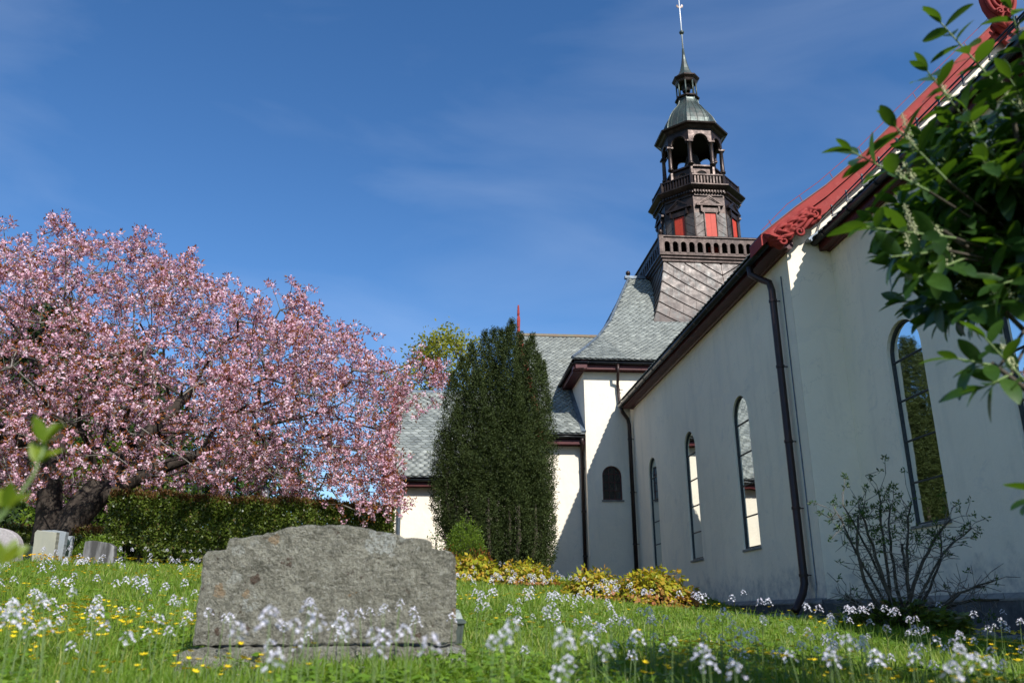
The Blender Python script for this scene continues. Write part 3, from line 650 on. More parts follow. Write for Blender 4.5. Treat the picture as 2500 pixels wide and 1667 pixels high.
def skirt_panels(face):                              # diagonal copper sheets, chevron-wise about the middle seam
    slope, band, gap = 1.5, .46, .024
    for side in (-1, 1):
        for k in range(-1, 14):
            for j in range(-1, 6):
                c = 9.15+k*band; lj = .36; off = (k % 2)*.18
                s0 = j*lj+off; s1 = s0+lj-.003
                q = [(s0, c-slope*s0+.0), (s1, c-slope*s1), (s1, c-slope*s1+band-gap), (s0, c-slope*s0+band-gap)]
                # s runs from the outer edge (0) to the middle seam (1)
                for ax, lim, less in ((0, .004, False), (0, .992, True), (1, 9.62, False), (1, 12.82, True)):
                    q = clip(q, ax, lim, less)
                    if len(q) < 3: break
                if len(q) < 3: continue
                area = abs(sum(q[i][0]*q[(i+1) % len(q)][1]-q[(i+1) % len(q)][0]*q[i][1] for i in range(len(q))))/2
                if area < .006: continue
                def mp3(s, z, d):
                    h = skirt_half(z); u = side*(1-s)*h; dd = h+d
                    return (CX+u, CY-dd, z) if face == 0 else (CX-dd, CY-u, z)
                pr = random.uniform(.006, .010)
                mb = MB(); mb.loft([[mp3(s, z, -.01) for s, z in q], [mp3(s, z, pr) for s, z in q]]); mb.build('copper_sheet', 'copper_panel', SK)
                if area > .05:                       # raised standing seam on the lower edge of the sheet
                    pass
for fc in (0, 1): skirt_panels(fc)
def seams(face):
    for side in (-1, 1):
        for k in range(-1, 14):
            pts = []
            for s in np.linspace(0, 1, 9):
                z = 9.15+k*.46-1.5*s-.012
                if 9.62 < z < 12.82:
                    h = skirt_half(z); u = side*(1-s)*h; d = h+.018; pts.append((CX+u, CY-d, z) if face == 0 else (CX-d, CY-u, z))
            if len(pts) > 1:
                b = MB(); b.tube(pts, .020, 5); b.build('standing_seam', 'copper', SK)
seams(0); seams(1)
# balcony
stack('balcony_deck', [sq(h, z) for h, z in ((2.22, 12.72), (2.30, 12.78), (2.30, 12.86), (2.36, 12.90), (2.36, 12.96), (2.42, 13.0), (2.42, 13.07), (2.36, 13.10))], 'copper')
BAL = stack('balcony_rail', [sq(2.31, 13.745), sq(2.42, 13.76), sq(2.42, 13.80), sq(2.38, 13.84), sq(2.30, 13.84)], 'copper')
for k, fn in enumerate((lambda u, z, d: (CX+u, CY-2.37+d, z), lambda u, z, d: (CX-2.37+d, CY-u, z), lambda u, z, d: (CX-u, CY+2.37-d, z), lambda u, z, d: (CX+2.37-d, CY+u, z))):
    mb = MB(); ops = [(-2.10+.3231*i, .205, 13.14, 13.58) for i in range(14)]
    wall_panel(mb, fn, -2.26, 2.26, 13.08, 13.75, ops, .07, 8)
    wall_panel(mb, lambda u, z, d, fn=fn: fn(-u, z, .07-d), -2.26, 2.26, 13.08, 13.75, [(-c, w, a, b) for c, w, a, b in ops], .0, 8)
    mb.build('balcony_arcade', 'copper', BAL)
    for i in range(15):
        b = MB(); u = -2.10+.3231*(i-.5); c = [fn(u-.045, 13.10, -.022), fn(u+.045, 13.10, -.022), fn(u+.045, 13.10, .0), fn(u-.045, 13.10, .0)]
        b.prism(c, (0, 0, .40)); b.build('baluster', 'copper', BAL)
for sx in (-1, 1):
    for sy in (-1, 1):
        mb = MB(); x, y = CX+sx*2.33, CY+sy*2.33; mb.box(x-.085, x+.085, y-.085, y+.085, 13.08, 13.745); mb.build('corner_post', 'copper', BAL)
        mb = MB(); mb.loft([[(x+.095*k*math.cos(a), y+.095*k*math.sin(a), 13.98+dz) for a in np.linspace(0, 2*math.pi, 10, endpoint=False)] for k, dz in ((.5, -.15), (.4, -.11), (.75, -.075), (1, 0), (.75, .075), (.2, .1))]); mb.build('ball_finial', 'copper', BAL, True)
# octagonal stage with red shutters under pediments
DR = stack('octagon_stage', [octr(1.57, 13.05), octr(1.57, 16.15)], 'copper')
def face_fn(k, a):
    th = math.radians(-90+45*k); n = Vector((math.cos(th), math.sin(th), 0)); u = Vector((-n.y, n.x, 0))
    return lambda s, z, d: tuple(Vector((CX, CY, z))+n*(a+d)+u*s)
def fbox(fn, s0, s1, z0, z1, d0, d1):
    mb = MB(); mb.loft([[fn(s0, z0, d), fn(s1, z0, d), fn(s1, z1, d), fn(s0, z1, d)] for d in (d0, d1)]); return mb
for k in range(8):
    fn = face_fn(k, 1.57)
    # plain panels each side of the opening, with chevron sheets
    for sg in (-1, 1):
        for j in range(6):
            z0 = 13.2+j*.36; b = MB(); lo, hi = .27, .62; zz = lambda s: z0+(s-lo)*-.75+.26
            P = [(sg*lo, zz(lo)), (sg*hi, zz(hi)), (sg*hi, zz(hi)+.335), (sg*lo, zz(lo)+.335)]
            P = [(s, min(z, 15.26)) for s, z in P]
            if P[2][1]-P[1][1] < .05: continue
            b.loft([[fn(s, z, 0) for s, z in P], [fn(s, z, .022) for s, z in P]]); b.build('copper_sheet', 'copper_panel', DR)
    sh = fbox(fn, -.235, .235, 13.3, 15.24, .002, .008).build('shutter', 'shutter', DR)
    for s0 in (-.115, .115): fbox(fn, s0-.112, s0+.112, 13.32, 15.22, .009, .03).build('shutter_leaf', 'shutter', DR)
    for s0 in (-.25, .25): fbox(fn, s0-.02, s0+.02, 13.2, 15.26, .0, .075).build('jamb', 'copper', DR)
    fbox(fn, -.36, .36, 15.26, 15.46, .0, .08).build('lintel', 'copper', DR)
    for s0 in (-.36, .36): fbox(fn, s0-.035, s0+.035, 15.28, 15.52, .0, .12).build('bracket', 'copper', DR)
    mb = MB(); tri = lambda w, z0, z1, d: [fn(-w, z0, d), fn(w, z0, d), fn(0, z1, d)]
    mb.loft([tri(.53, 15.62, 15.96, -.02), tri(.53, 15.62, 15.96, .07)]); pd = mb.build('pediment', 'copper', DR)
    for w, z0, z1, d in ((.56, 15.63, 16.0, .12), (.47, 15.66, 15.93, .095)):
        mb = MB()
        for sg in (-1, 1):
            P = [(sg*w, z0), (0, z1), (0, z1-.055), (sg*(w-.12), z0)]
            mb.loft([[fn(s, z, .0) for s, z in P], [fn(s, z, d) for s, z in P]])
        mb.build('raking_cornice', 'copper', pd)
    fbox(fn, -.56, .56, 15.55, 15.625, .0, .13).build('pediment_sill', 'copper', pd)
    fbox(fn, -.60, .60, 16.02, 16.10, .0, .05).build('frieze', 'copper', DR)
C1 = stack('lower_cornice', [octr(a, z) for a, z in ((1.60, 16.10), (1.66, 16.14), (1.66, 16.24), (1.78, 16.32), (1.88, 16.40), (1.88, 16.45), (1.74, 16.52), (1.2, 16.56))], 'copper')
for k in range(8):
    fn = face_fn(k, 1.66); mb = MB()
    for j in range(11):
        s = -.6+.12*j; mb.loft([[fn(s-.035, z, d) for z in (16.15, 16.23)]+[fn(s+.035, z, d) for z in (16.23, 16.15)] for d in (0, .07)])
    mb.build('dentil_row', 'copper', C1, kind='stuff')
UB = stack('upper_balustrade_rail', [octr(1.60, 16.92), octr(1.69, 16.925), octr(1.69, 16.975), octr(1.60, 16.985)], 'copper')
stack('upper_balustrade_foot', [octr(1.60, 16.52), octr(1.67, 16.525), octr(1.67, 16.565), octr(1.60, 16.57)], 'copper', UB)
for k in range(8):
    fn = face_fn(k, 1.64)
    for j in range(9):
        s = -.52+.13*j; fbox(fn, s-.032, s+.032, 16.56, 16.93, -.035, .02).build('baluster', 'copper', UB)
    fbox(fn, -.6, .6, 16.56, 16.93, -.09, -.07).build('backing_panel', 'copper', UB)
    x, y, z = octr(1.63, 16.5)[k]; mb = MB(); mb.tube([(x, y, 16.5), (x, y, 17.0)], .075, 8); mb.build('corner_post', 'copper', UB)
# belfry: plinth with little arches, columns, arcade, cornice
BP = stack('belfry_plinth', [octr(a, z) for a, z in ((1.5, 16.56), (1.12, 17.0), (1.05, 17.05), (1.05, 17.62), (1.14, 17.65), (1.14, 17.72), (.9, 17.73))], 'copper')
for k in range(8):
    fn = face_fn(k, 1.05); mb = MB(); arc = [(-.17, 17.14)]+[(-.17*math.cos(math.pi*i/8), 17.33+.13*math.sin(math.pi*i/8)) for i in range(9)]+[(.17, 17.14)]
    mb.loft([[fn(s, z, .0) for s, z in arc], [fn(s, z, .005) for s, z in arc]]); mb.build('niche_shade_plate', 'dark', BP)  # flat plate on the face; the opening's shade is put into its dark colour
    mb = MB(); mb.tube([fn(s*1.12, 17.1+(z-17.1)*1.06, .012) for s, z in arc], .022, 5); mb.build('niche_surround', 'copper', BP)
    x, y, z = octr(1.12, 17)[k]; mb = MB(); mb.tube([(x, y, 16.9), (x, y, 17.2), (x, y, 17.6)], [.13, .10, .08], 6); mb.build('corner_pier', 'copper', BP)
    th = math.radians(22.5+45*k); R_ = 1.44
    mb = MB(); mb.loft([[(CX+R_*math.cos(th)+.12*kk*math.cos(a), CY+R_*math.sin(th)+.12*kk*math.sin(a), 17.05+dz) for a in np.linspace(0, 2*math.pi, 8, endpoint=False)] for kk, dz in ((.6, -.12), (1, 0), (.75, .12), (.3, .17))]); mb.build('scroll_knob', 'copper', BP, True)
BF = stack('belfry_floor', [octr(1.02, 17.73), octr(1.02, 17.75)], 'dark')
for k in range(8):
    x, y, z = octr(1.13, 0)[k]
    mb = MB(); mb.tube([(x, y, zz) for zz in (17.72, 17.80, 17.82, 17.86, 18.2, 18.70, 18.72, 18.76)], [.125, .125, .10, .095, .09, .08, .10, .10], 10); col = mb.build('column', 'copper', BF, True)
    mb = MB(); mb.box(x-.13, x+.13, y-.13, y+.13, 18.76, 18.83); mb.build('capital', 'copper', BF)
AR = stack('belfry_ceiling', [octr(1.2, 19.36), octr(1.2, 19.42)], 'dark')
for k in range(8):
    fn = face_fn(k, 1.19); mb = MB(); wall_panel(mb, lambda s, z, d: fn(s, z, -d), -.493, .493, 18.83, 19.42, [(0, .62, 18.83, 19.15)], .1, 12)
    wall_panel(mb, lambda s, z, d: fn(-s, z, -.1+d), -.45, .45, 18.83, 19.42, [(0, .62, 18.83, 19.15)], .0, 12); mb.build('arch', 'copper', AR)
    mb = MB(); mb.tube([fn(-.34*math.cos(math.pi*i/12), 18.84+.345*math.sin(math.pi*i/12), .01) for i in range(13)], .028, 6); mb.build('arch_moulding', 'copper', AR)
mb = MB(); mb.loft([[(CX+r*math.cos(a), CY+r*math.sin(a), z) for a in np.linspace(0, 2*math.pi, 16, endpoint=False)] for r, z in ((.42, 18.15), (.40, 18.2), (.3, 18.5), (.24, 18.75), (.1, 18.88), (.03, 19.36))]); mb.build('bell', 'dark', CH, True)
stack('upper_cornice', [octr(a, z) for a, z in ((1.21, 19.42), (1.27, 19.46), (1.33, 19.52), (1.45, 19.56), (1.47, 19.62), (1.36, 19.67), (1.1, 19.70))], 'copper')
DM = [(1.15, 19.66), (1.13, 19.85), (1.10, 20.05), (1.03, 20.30), (.93, 20.55), (.80, 20.78), (.66, 20.98), (.54, 21.13), (.46, 21.28), (.42, 21.42), (.41, 21.58)]
DO = stack('dome', [octr(a, z) for a, z in DM], 'verdigris')
for k in range(8):
    x = 22.5+45*k
    mb = MB(); mb.tube([octr(a+.004, z)[k] for a, z in DM], .022, 6); mb.build('hip_seam', 'verdigris', DO)
    for s in (-.34, .0, .34):
        mb = MB(); mb.tube([face_fn(k, a)(s*a*.8, z, .006) for a, z in DM[:-2]], .012, 5); mb.build('standing_seam', 'verdigris', DO)
LA = stack('lantern_base', [octr(a, z) for a, z in ((.42, 21.56), (.50, 21.585), (.51, 21.63), (.49, 21.66), (.3, 21.67))], 'copper')
for k in range(8):
    x, y, z = octr(.395, 0)[k]; mb = MB(); mb.tube([(x, y, 21.66), (x, y, 22.42)], .036, 8); mb.build('lantern_column', 'verdigris', LA, True)
LC = stack('lantern_cornice', [octr(a, z) for a, z in ((.40, 22.38), (.43, 22.42), (.46, 22.5), (.56, 22.6), (.57, 22.65), (.5, 22.68))], 'copper')
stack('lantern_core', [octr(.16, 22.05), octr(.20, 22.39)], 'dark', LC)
SP = stack('spire', [octr(a, z) for a, z in ((.52, 22.66), (.38, 22.82), (.27, 23.0), (.19, 23.22), (.13, 23.5), (.085, 23.8), (.06, 24.02))], 'verdigris')
mb = MB(); mb.tube([(CX, CY, 23.95), (CX, CY, 24.3), (CX, CY, 24.34)], [.075, .055, .04], 8); mb.build('spire_collar', 'verdigris', SP)
mb = MB(); mb.tube([(CX, CY, 24.3), (CX, CY, 27.9)], [.036, .024], 8); PO = mb.build('spire_pole', 'white_metal', CH, True)
mb = MB(); mb.loft([[(CX+.115*k*math.cos(a), CY+.115*k*math.sin(a), 25.22+dz) for a in np.linspace(0, 2*math.pi, 12, endpoint=False)] for k, dz in ((.3, -.1), (.8, -.06), (1, 0), (.8, .06), (.3, .1))]); mb.build('pole_ball', 'verdigris', PO, True)
ck = [(-.36, 26.60), (-.26, 26.50), (-.10, 26.46), (.0, 26.42), (.12, 26.44), (.22, 26.52), (.36, 26.56), (.40, 26.72), (.34, 26.86), (.24, 26.84), (.14, 26.68), (.02, 26.62), (-.12, 26.66), (-.2, 26.80), (-.28, 26.82), (-.36, 26.72)]
mb = MB(); mb.prism([(CX+x*.42, CY-.012, 26.67+(z-26.64)*.5) for x, z in ck], (0, .024, 0)); mb.build('weathercock', 'copper', PO)
# ------------------------------------------------------------------ plants: numpy builders
def unit(v): return v/np.maximum(np.linalg.norm(v, axis=-1, keepdims=True), 1e-9)
def rand_dirs(n, up=0.0):
    d = unit(rng.normal(size=(n, 3))); d[:, 2] += up; return unit(d)
def leaf_geo(p, ax, L, Wd, fold=.15, nrm=None):
    """diamond leaves from base points p along unit axes ax; returns verts (n*4,3) and quads"""
    n = len(p); ref = rand_dirs(n) if nrm is None else nrm
    b = unit(np.cross(ax, ref)); c = np.cross(b, ax); L = np.broadcast_to(L, (n,))[:, None]; Wd = np.broadcast_to(Wd, (n,))[:, None]
    m = p+ax*L*.5; v = np.stack([p, m+b*Wd*.5+c*L*fold, p+ax*L, m-b*Wd*.5+c*L*fold], 1)
    return v.reshape(-1, 3), np.arange(n*4).reshape(n, 4)
def leaves_obj(name, p, ax, L, Wd, mat, parent, fold=.15, nrm=None, rnd=None, kind=None):
    v, f = leaf_geo(p, ax, L, Wd, fold, nrm); o = link(name, mesh_np(name, v, f, mat, rng.random(len(f)) if rnd is None else rnd), parent)
    if kind: o['kind'] = kind
    return o
def seg_tubes(name, a, b, ra, rb, mat, parent, sides=5):
    a, b = np.asarray(a, float), np.asarray(b, float); n = len(a); t = unit(b-a)
    ref = np.where(np.abs(t[:, 2:3]) < .9, np.array([[0, 0, 1.]]), np.array([[1., 0, 0]])); u = unit(np.cross(t, ref)); w = np.cross(t, u)
    an = np.arange(sides)*2*np.pi/sides; c = np.cos(an)[None, :, None]; s = np.sin(an)[None, :, None]
    d = u[:, None]*c+w[:, None]*s; ra = np.broadcast_to(ra, (n,)); rb = np.broadcast_to(rb, (n,))
    v = np.stack([a[:, None]+d*ra[:, None, None], b[:, None]+d*rb[:, None, None]], 1).reshape(-1, 3)
    base = (np.arange(n)*2*sides)[:, None, None]; j = np.arange(sides); k = (j+1) % sides
    f = np.stack([j, k, sides+k, sides+j], 1)[None]+base
    return link(name, mesh_np(name, v, f.reshape(-1, 4), mat, smooth=True), parent)
def grow(trunk, att, step=.45, alpha=.35, jit=.05, sag=0.0):
    """trunk: list of (point, parent index). att: attractors, reached from the nearest part of the skeleton."""
    cap = 60000; N = np.zeros((cap, 3)); par = np.full(cap, -1); dep = np.zeros(cap); k = 0
    for p, q in trunk:
        N[k] = p; par[k] = q; dep[k] = 0 if q < 0 else dep[q]+np.linalg.norm(N[k]-N[q]); k += 1
    k0 = max(1, k//2) if k > 3 else 0
    root = N[k-1].copy(); att = att[np.argsort(np.linalg.norm(att-N[:k].mean(0), axis=1))]; tips = []
    for p in att:
        d = np.linalg.norm(N[k0:k]-p, axis=1); i = k0+int(np.argmin(d+alpha*dep[k0:k]*.35)); L = np.linalg.norm(p-N[i]); m = max(1, int(L/step)); prev = i; base = N[i].copy()
        for s in range(1, m+1):
            if k >= cap: break
            t = s/m; q = base+(p-base)*t
            if s < m: q = q+rng.normal(size=3)*jit*L**.5; q[2] += sag*math.sin(t*math.pi)*L
            N[k] = q; par[k] = prev; dep[k] = dep[prev]+L/m; prev = k; k += 1
        tips.append(prev)
    N, par = N[:k], par[:k]; cnt = np.zeros(k)
    hasch = np.zeros(k, bool); hasch[par[par >= 0]] = True; cnt[~hasch] = 1
    for i in range(k-1, 0, -1):
        if par[i] >= 0: cnt[par[i]] += cnt[i]
    return N, par, cnt, np.array(tips)
def skeleton_obj(name, N, par, cnt, r_tip, expo, mat, parent, lo=0, hi=1e9, sides=5, rmax=1e9):
    i = np.where(par >= 0)[0]; rb = np.minimum(r_tip*cnt[i]**expo, rmax); ra = np.minimum(r_tip*cnt[par[i]]**expo, rb*1.35); s = (rb >= lo) & (rb < hi)
    return seg_tubes(name, N[par[i]][s], N[i][s], ra[s], rb[s], mat, parent, sides)

GREEN = lambda k: (k[0], k[1], k[2])
M['blossom'] = leafmat('pink_blossom', [(0, (.62, .32, .39)), (.3, (.76, .45, .53)), (.65, (.84, .57, .64)), (1, (.90, .70, .75))], .6, .36, .2, (.75, .38, .48))
M['bronze'] = leafmat('bronze_cherry_leaf', [(0, (.13, .034, .012)), (.6, (.25, .070, .018)), (.9, (.32, .12, .025)), (1, (.26, .17, .03))], .45, .35, .4, (.40, .10, .02))
M['yew'] = leafmat('yew_needles', [(0, (.012, .022, .005)), (.6, (.030, .046, .010)), (1, (.058, .076, .018))], .65, .12, .2)
M['hedge'] = leafmat('hedge_leaf', [(0, (.045, .075, .010)), (.55, (.090, .135, .016)), (.93, (.14, .19, .028)), (1, (.18, .11, .04))], .35, .22, .5)
M['hedge_red'] = leafmat('hedge_young_leaf', [(0, (.11, .045, .020)), (.6, (.15, .075, .025)), (1, (.10, .12, .02))], .4, .3, .4)
M['epim'] = leafmat('golden_leaf', [(0, (.20, .24, .014)), (.5, (.36, .36, .018)), (.72, (.46, .35, .025)), (1, (.46, .22, .035))], .45, .35, .4)
M['epim_red'] = leafmat('copper_leaf', [(0, (.22, .17, .02)), (.4, (.34, .18, .04)), (1, (.40, .15, .07))], .45, .35, .4)
M['maple'] = leafmat('young_maple_leaf', [(0, (.15, .16, .014)), (.6, (.27, .27, .02)), (1, (.36, .34, .05))], .5, .45, .3)
M['midgreen'] = leafmat('mid_green_leaf', [(0, (.025, .05, .010)), (.6, (.05, .10, .014)), (1, (.10, .16, .02))], .5, .3, .35)
M['brightgreen'] = leafmat('bright_green_leaf', [(0, (.06, .11, .010)), (.6, (.11, .18, .015)), (1, (.17, .24, .02))], .5, .4, .35)
M['conifer'] = leafmat('conifer_needles', [(0, (.014, .030, .010)), (.7, (.030, .055, .016)), (1, (.055, .085, .022))], .6, .15, .25)
M['laurel'] = leafmat('laurel_leaf', [(0, (.012, .034, .006)), (.6, (.022, .058, .009)), (1, (.042, .092, .012))], .38, .25, .5, (.16, .32, .015))
M['budgreen'] = leafmat('fresh_shoot_leaf', [(0, (.12, .19, .012)), (1, (.24, .30, .02))], .45, .45, .35)
M['grass'] = leafmat('grass_blade', [(0, (.085, .165, .010)), (.5, (.145, .25, .014)), (.85, (.20, .31, .02)), (1, (.32, .33, .08))], .5, .42, .35)
M['clover'] = leafmat('low_broad_leaf', [(0, (.08, .16, .012)), (.6, (.14, .25, .018)), (1, (.21, .32, .03))], .4, .35, .4)
M['petal'] = leafmat('lilac_white_petal', [(0, (.70, .65, .75)), (1, (.88, .86, .90))], .6, .35, .2, (.75, .70, .80))
M['yellow'] = leafmat('yellow_petal', [(0, (.75, .50, .010)), (1, (.85, .66, .015))], .35, .25, .5, (.8, .6, .02))
M['orange'] = leafmat('orange_petal', [(0, (.75, .36, .010)), (1, (.85, .55, .015))], .4, .3, .4, (.8, .45, .02))
M['daisy'] = leafmat('white_petal', [(0, (.78, .78, .76)), (1, (.85, .85, .83))], .6, .3, .2)

# ------------------------------------------------------------------ flowering cherry
def cherry():
    bx, by = -7.65, 18.0; bz = g1(bx, by); T = thing('cherry_tree', (bx, by, bz), 'wide flowering cherry tree covered in pink blossom, left of the church', 'tree')
    topX = [-16, -13.5, -11.5, -9.9, -8.9, -7.0, -5.5, -4.0, -2.9, -2.2, -1.0, -.2, .1]; topZ = [4.0, 5.9, 7.4, 8.0, 8.4, 7.95, 7.45, 6.6, 6.3, 5.85, 5.2, 4.75, 4.2]
    botX = [-16, -12, -8, -5, -3.2, -1.2, -.4, .1]; botZ = [3.4, 2.7, 2.4, 2.75, 2.6, 2.15, 2.5, 3.8]
    pts = []
    while len(pts) < 3100:
        x = rng.uniform(-15.5, -.2); y = rng.uniform(14.4, 23); dy = (y-18.6)/4.3; xr = (x+7.65)/7.75
        e = dy*dy+max(xr, xr*.95 if xr > 0 else -xr)**2*.55 if False else dy*dy
        ce = max(0., 1-dy*dy)**.5
        zt = np.interp(x, topX, topZ); zb = np.interp(x, botX, botZ)*min(1.0, (y-.6)/17.4); mid = zb+.25*(zt-zb)
        edge = min(1, max(0, (1-abs(xr))*6)); 
        if abs(dy) > .35+.65*min(1, (1-abs(xr))*2.2): continue
        top = mid+(zt-mid)*ce; bot = zb
        u = rng.random(); z = bot+(top-bot)*(u**.75)
        sh = (z-bot)/(max(top-bot, .1))
        keep = .22+.78*max(sh**2.2, abs(dy)**3, (1-min(1, (1-abs(xr))*4))*.9, (1-sh)**3*1.0)
        if x > np.interp(z, [1.9, 2.2, 2.8, 3.3, 4.2, 4.75, 5.2, 6], [-1.7, -1.3, -.8, -.95, -1.0, -.35, -1.0, -2.0]): continue
        # broad gaps: low-frequency noise
        g = math.sin(x*1.7+z*1.1)*math.sin(y*1.3-z*1.9+x*.6)
        if g < -.55 and rng.random() < .8: continue
        if rng.random() < keep: pts.append((x, y, z))
    att = np.array(pts)
    # explicit sprays that break the outline
    for (x, y, z) in ((-3.30, 17.6, 6.72), (-3.2, 17.6, 6.45), (-3.0, 17.5, 6.65), (-8.6, 17.8, 8.35), (-2.5, 17.0, 5.9), (-.05, 17.5, 4.9), (.05, 17.4, 4.8), (-.35, 17.4, 5.1), (-1.0, 17.2, 2.7), (-1.0, 17, 2.35), (-.75, 17, 2.15), (-6.6, 17.4, 7.8), (-5.6, 17.5, 7.35), (-1.9, 17.3, 5.7), (-1.05, 17, 3.0), (-1.3, 16.6, 2.05)): att = np.vstack([att, [[x, y, z]]])
    ex_ = att[-16:]; att = np.vstack([att, np.repeat(ex_, 5, 0)+rng.normal(size=(80, 3))*.16])
    trunk = [((bx, by, bz-.2), -1), ((bx+.02, by, bz+.35), 0), ((bx+.05, by, bz+.75), 1),
             ((bx-.20, by, bz+1.5), 2), ((bx-.30, by+.1, bz+2.3), 3), ((bx-.45, by+.2, bz+3.3), 4), ((bx-.9, by+.3, bz+4.3), 5),
             ((bx+.75, by+.1, bz+1.40), 2), ((bx+1.6, by+.4, bz+1.95), 7), ((bx+2.5, by+.6, bz+2.35), 8), ((bx+3.5, by+.7, bz+3.0), 9), ((bx+4.6, by+.9, bz+3.3), 10),
             ((bx+.55, by+.4, bz+1.7), 2), ((bx+1.2, by+.9, bz+2.8), 12), ((bx+2.0, by+1.3, bz+4.0), 13),
             ((bx-1.2, by-.4, bz+2.4), 4), ((bx-2.6, by-.8, bz+3.2), 15), ((bx+1.3, by-.7, bz+2.6), 8), ((bx+1.8, by-1.8, bz+3.2), 17), ((bx+3.0, by+.6, bz+3.4), 9), ((bx-.9, by-1.8, bz+3.6), 15)]
    N, par, cnt, tips = grow(trunk, att, .42, .5, .05, .03)
    # thick hand-built bole
    wig = lambda P, k: [(x+.03*math.sin(3*i+k), y+.03*math.cos(2*i+k), z) for i, (x, y, z) in enumerate(P)]
    mb = MB(); mb.tube(wig([(bx-.05, by, bz-.3), (bx-.06, by, bz), (bx-.14, by, bz+.4), (bx-.2, by, bz+.9), (bx-.24, by, bz+1.6), (bx-.32, by+.1, bz+2.4), (bx-.45, by+.2, bz+3.3)], 0), [.44, .34, .28, .25, .23, .19, .15], 12)
    trunk_o = mb.build('trunk', 'bark', T, True)
    for P, R_ in (([(bx+.05, by, bz-.2), (bx+.10, by, bz+.3), (bx+.25, by, bz+.75), (bx+.75, by+.1, bz+1.40), (bx+1.6, by+.4, bz+1.95), (bx+2.5, by+.6, bz+2.35), (bx+3.5, by+.7, bz+3.0), (bx+4.6, by+.9, bz+3.3)], [.36, .30, .27, .22, .16, .11, .08, .05]),
                  ([(bx+.05, by, bz+.2), (bx+.2, by+.1, bz+.9), (bx+.55, by+.4, bz+1.7), (bx+1.2, by+.9, bz+2.8), (bx+2.0, by+1.3, bz+4.0)], [.27, .24, .21, .15, .10]),
                  ([(bx-.32, by+.1, bz+2.2), (bx-1.2, by-.4, bz+2.6), (bx-2.6, by-.8, bz+3.2)], [.15, .12, .08]), ([(bx+1.5, by+.35, bz+1.9), (bx+1.3, by-.7, bz+2.6), (bx+1.8, by-1.8, bz+3.2)], [.09, .06, .035])):
        mb = MB(); mb.tube(wig(P, 1), R_, 10); mb.build('limb', 'bark', T, True)
    skeleton_obj('branch_network', N, par, cnt, .0075, .40, M['bark'], T, .02, 9, 6, .085)
    skeleton_obj('twigs', N, par, cnt, .0075, .42, M['twig'], T, 0, .02, 4)['kind'] = 'stuff'
    # extra fine twiglets and blossom clusters along thin wood
    thin = np.where((cnt <= 4) & (par >= 0))[0]; P = N[thin]; A = unit(N[thin]-N[par[thin]])
    k = 3; base = np.repeat(P, k, 0); ax = unit(np.repeat(A, k, 0)*.6+rand_dirs(len(base), .25)*.9); Lw = rng.uniform(.10, .36, len(base)); tip = base+ax*Lw[:, None]
    seg_tubes('twiglets', base, tip, .004, .0025, M['twig'], T, 3)['kind'] = 'stuff'
    c = np.vstack([tip, (base+rng.normal(size=base.shape)*.05)[::3]]); nC = len(c)
    # ball-like flower bunches: petals face outwards from the middle of each bunch
    q = 17; rad = np.repeat(rng.uniform(.045, .09, nC), q); dr = rand_dirs(nC*q); cp = np.repeat(c, q, 0)+dr*(rad*rng.uniform(.55, 1, nC*q))[:, None]; cl = np.repeat(rng.random(nC), q)
    leaves_obj('blossom', cp, unit(np.cross(dr, rand_dirs(len(cp)))), rng.uniform(.034, .056, len(cp)), rng.uniform(.032, .052, len(cp)), M['blossom'], T, .10, nrm=dr, rnd=np.clip(.6*cl+.4*rng.random(len(cp)), 0, .999), kind='stuff')
    q = 7; dr = rand_dirs(nC*q, .5); lp = np.repeat(c, q, 0)+dr*.06
    leaves_obj('leaves', lp, unit(dr+rand_dirs(len(lp))*.4), rng.uniform(.055, .10, len(lp)), rng.uniform(.022, .036, len(lp)), M['bronze'], T, .1, kind='stuff')
    print('clusters', nC)
    return nC
print('cherry clusters', cherry())

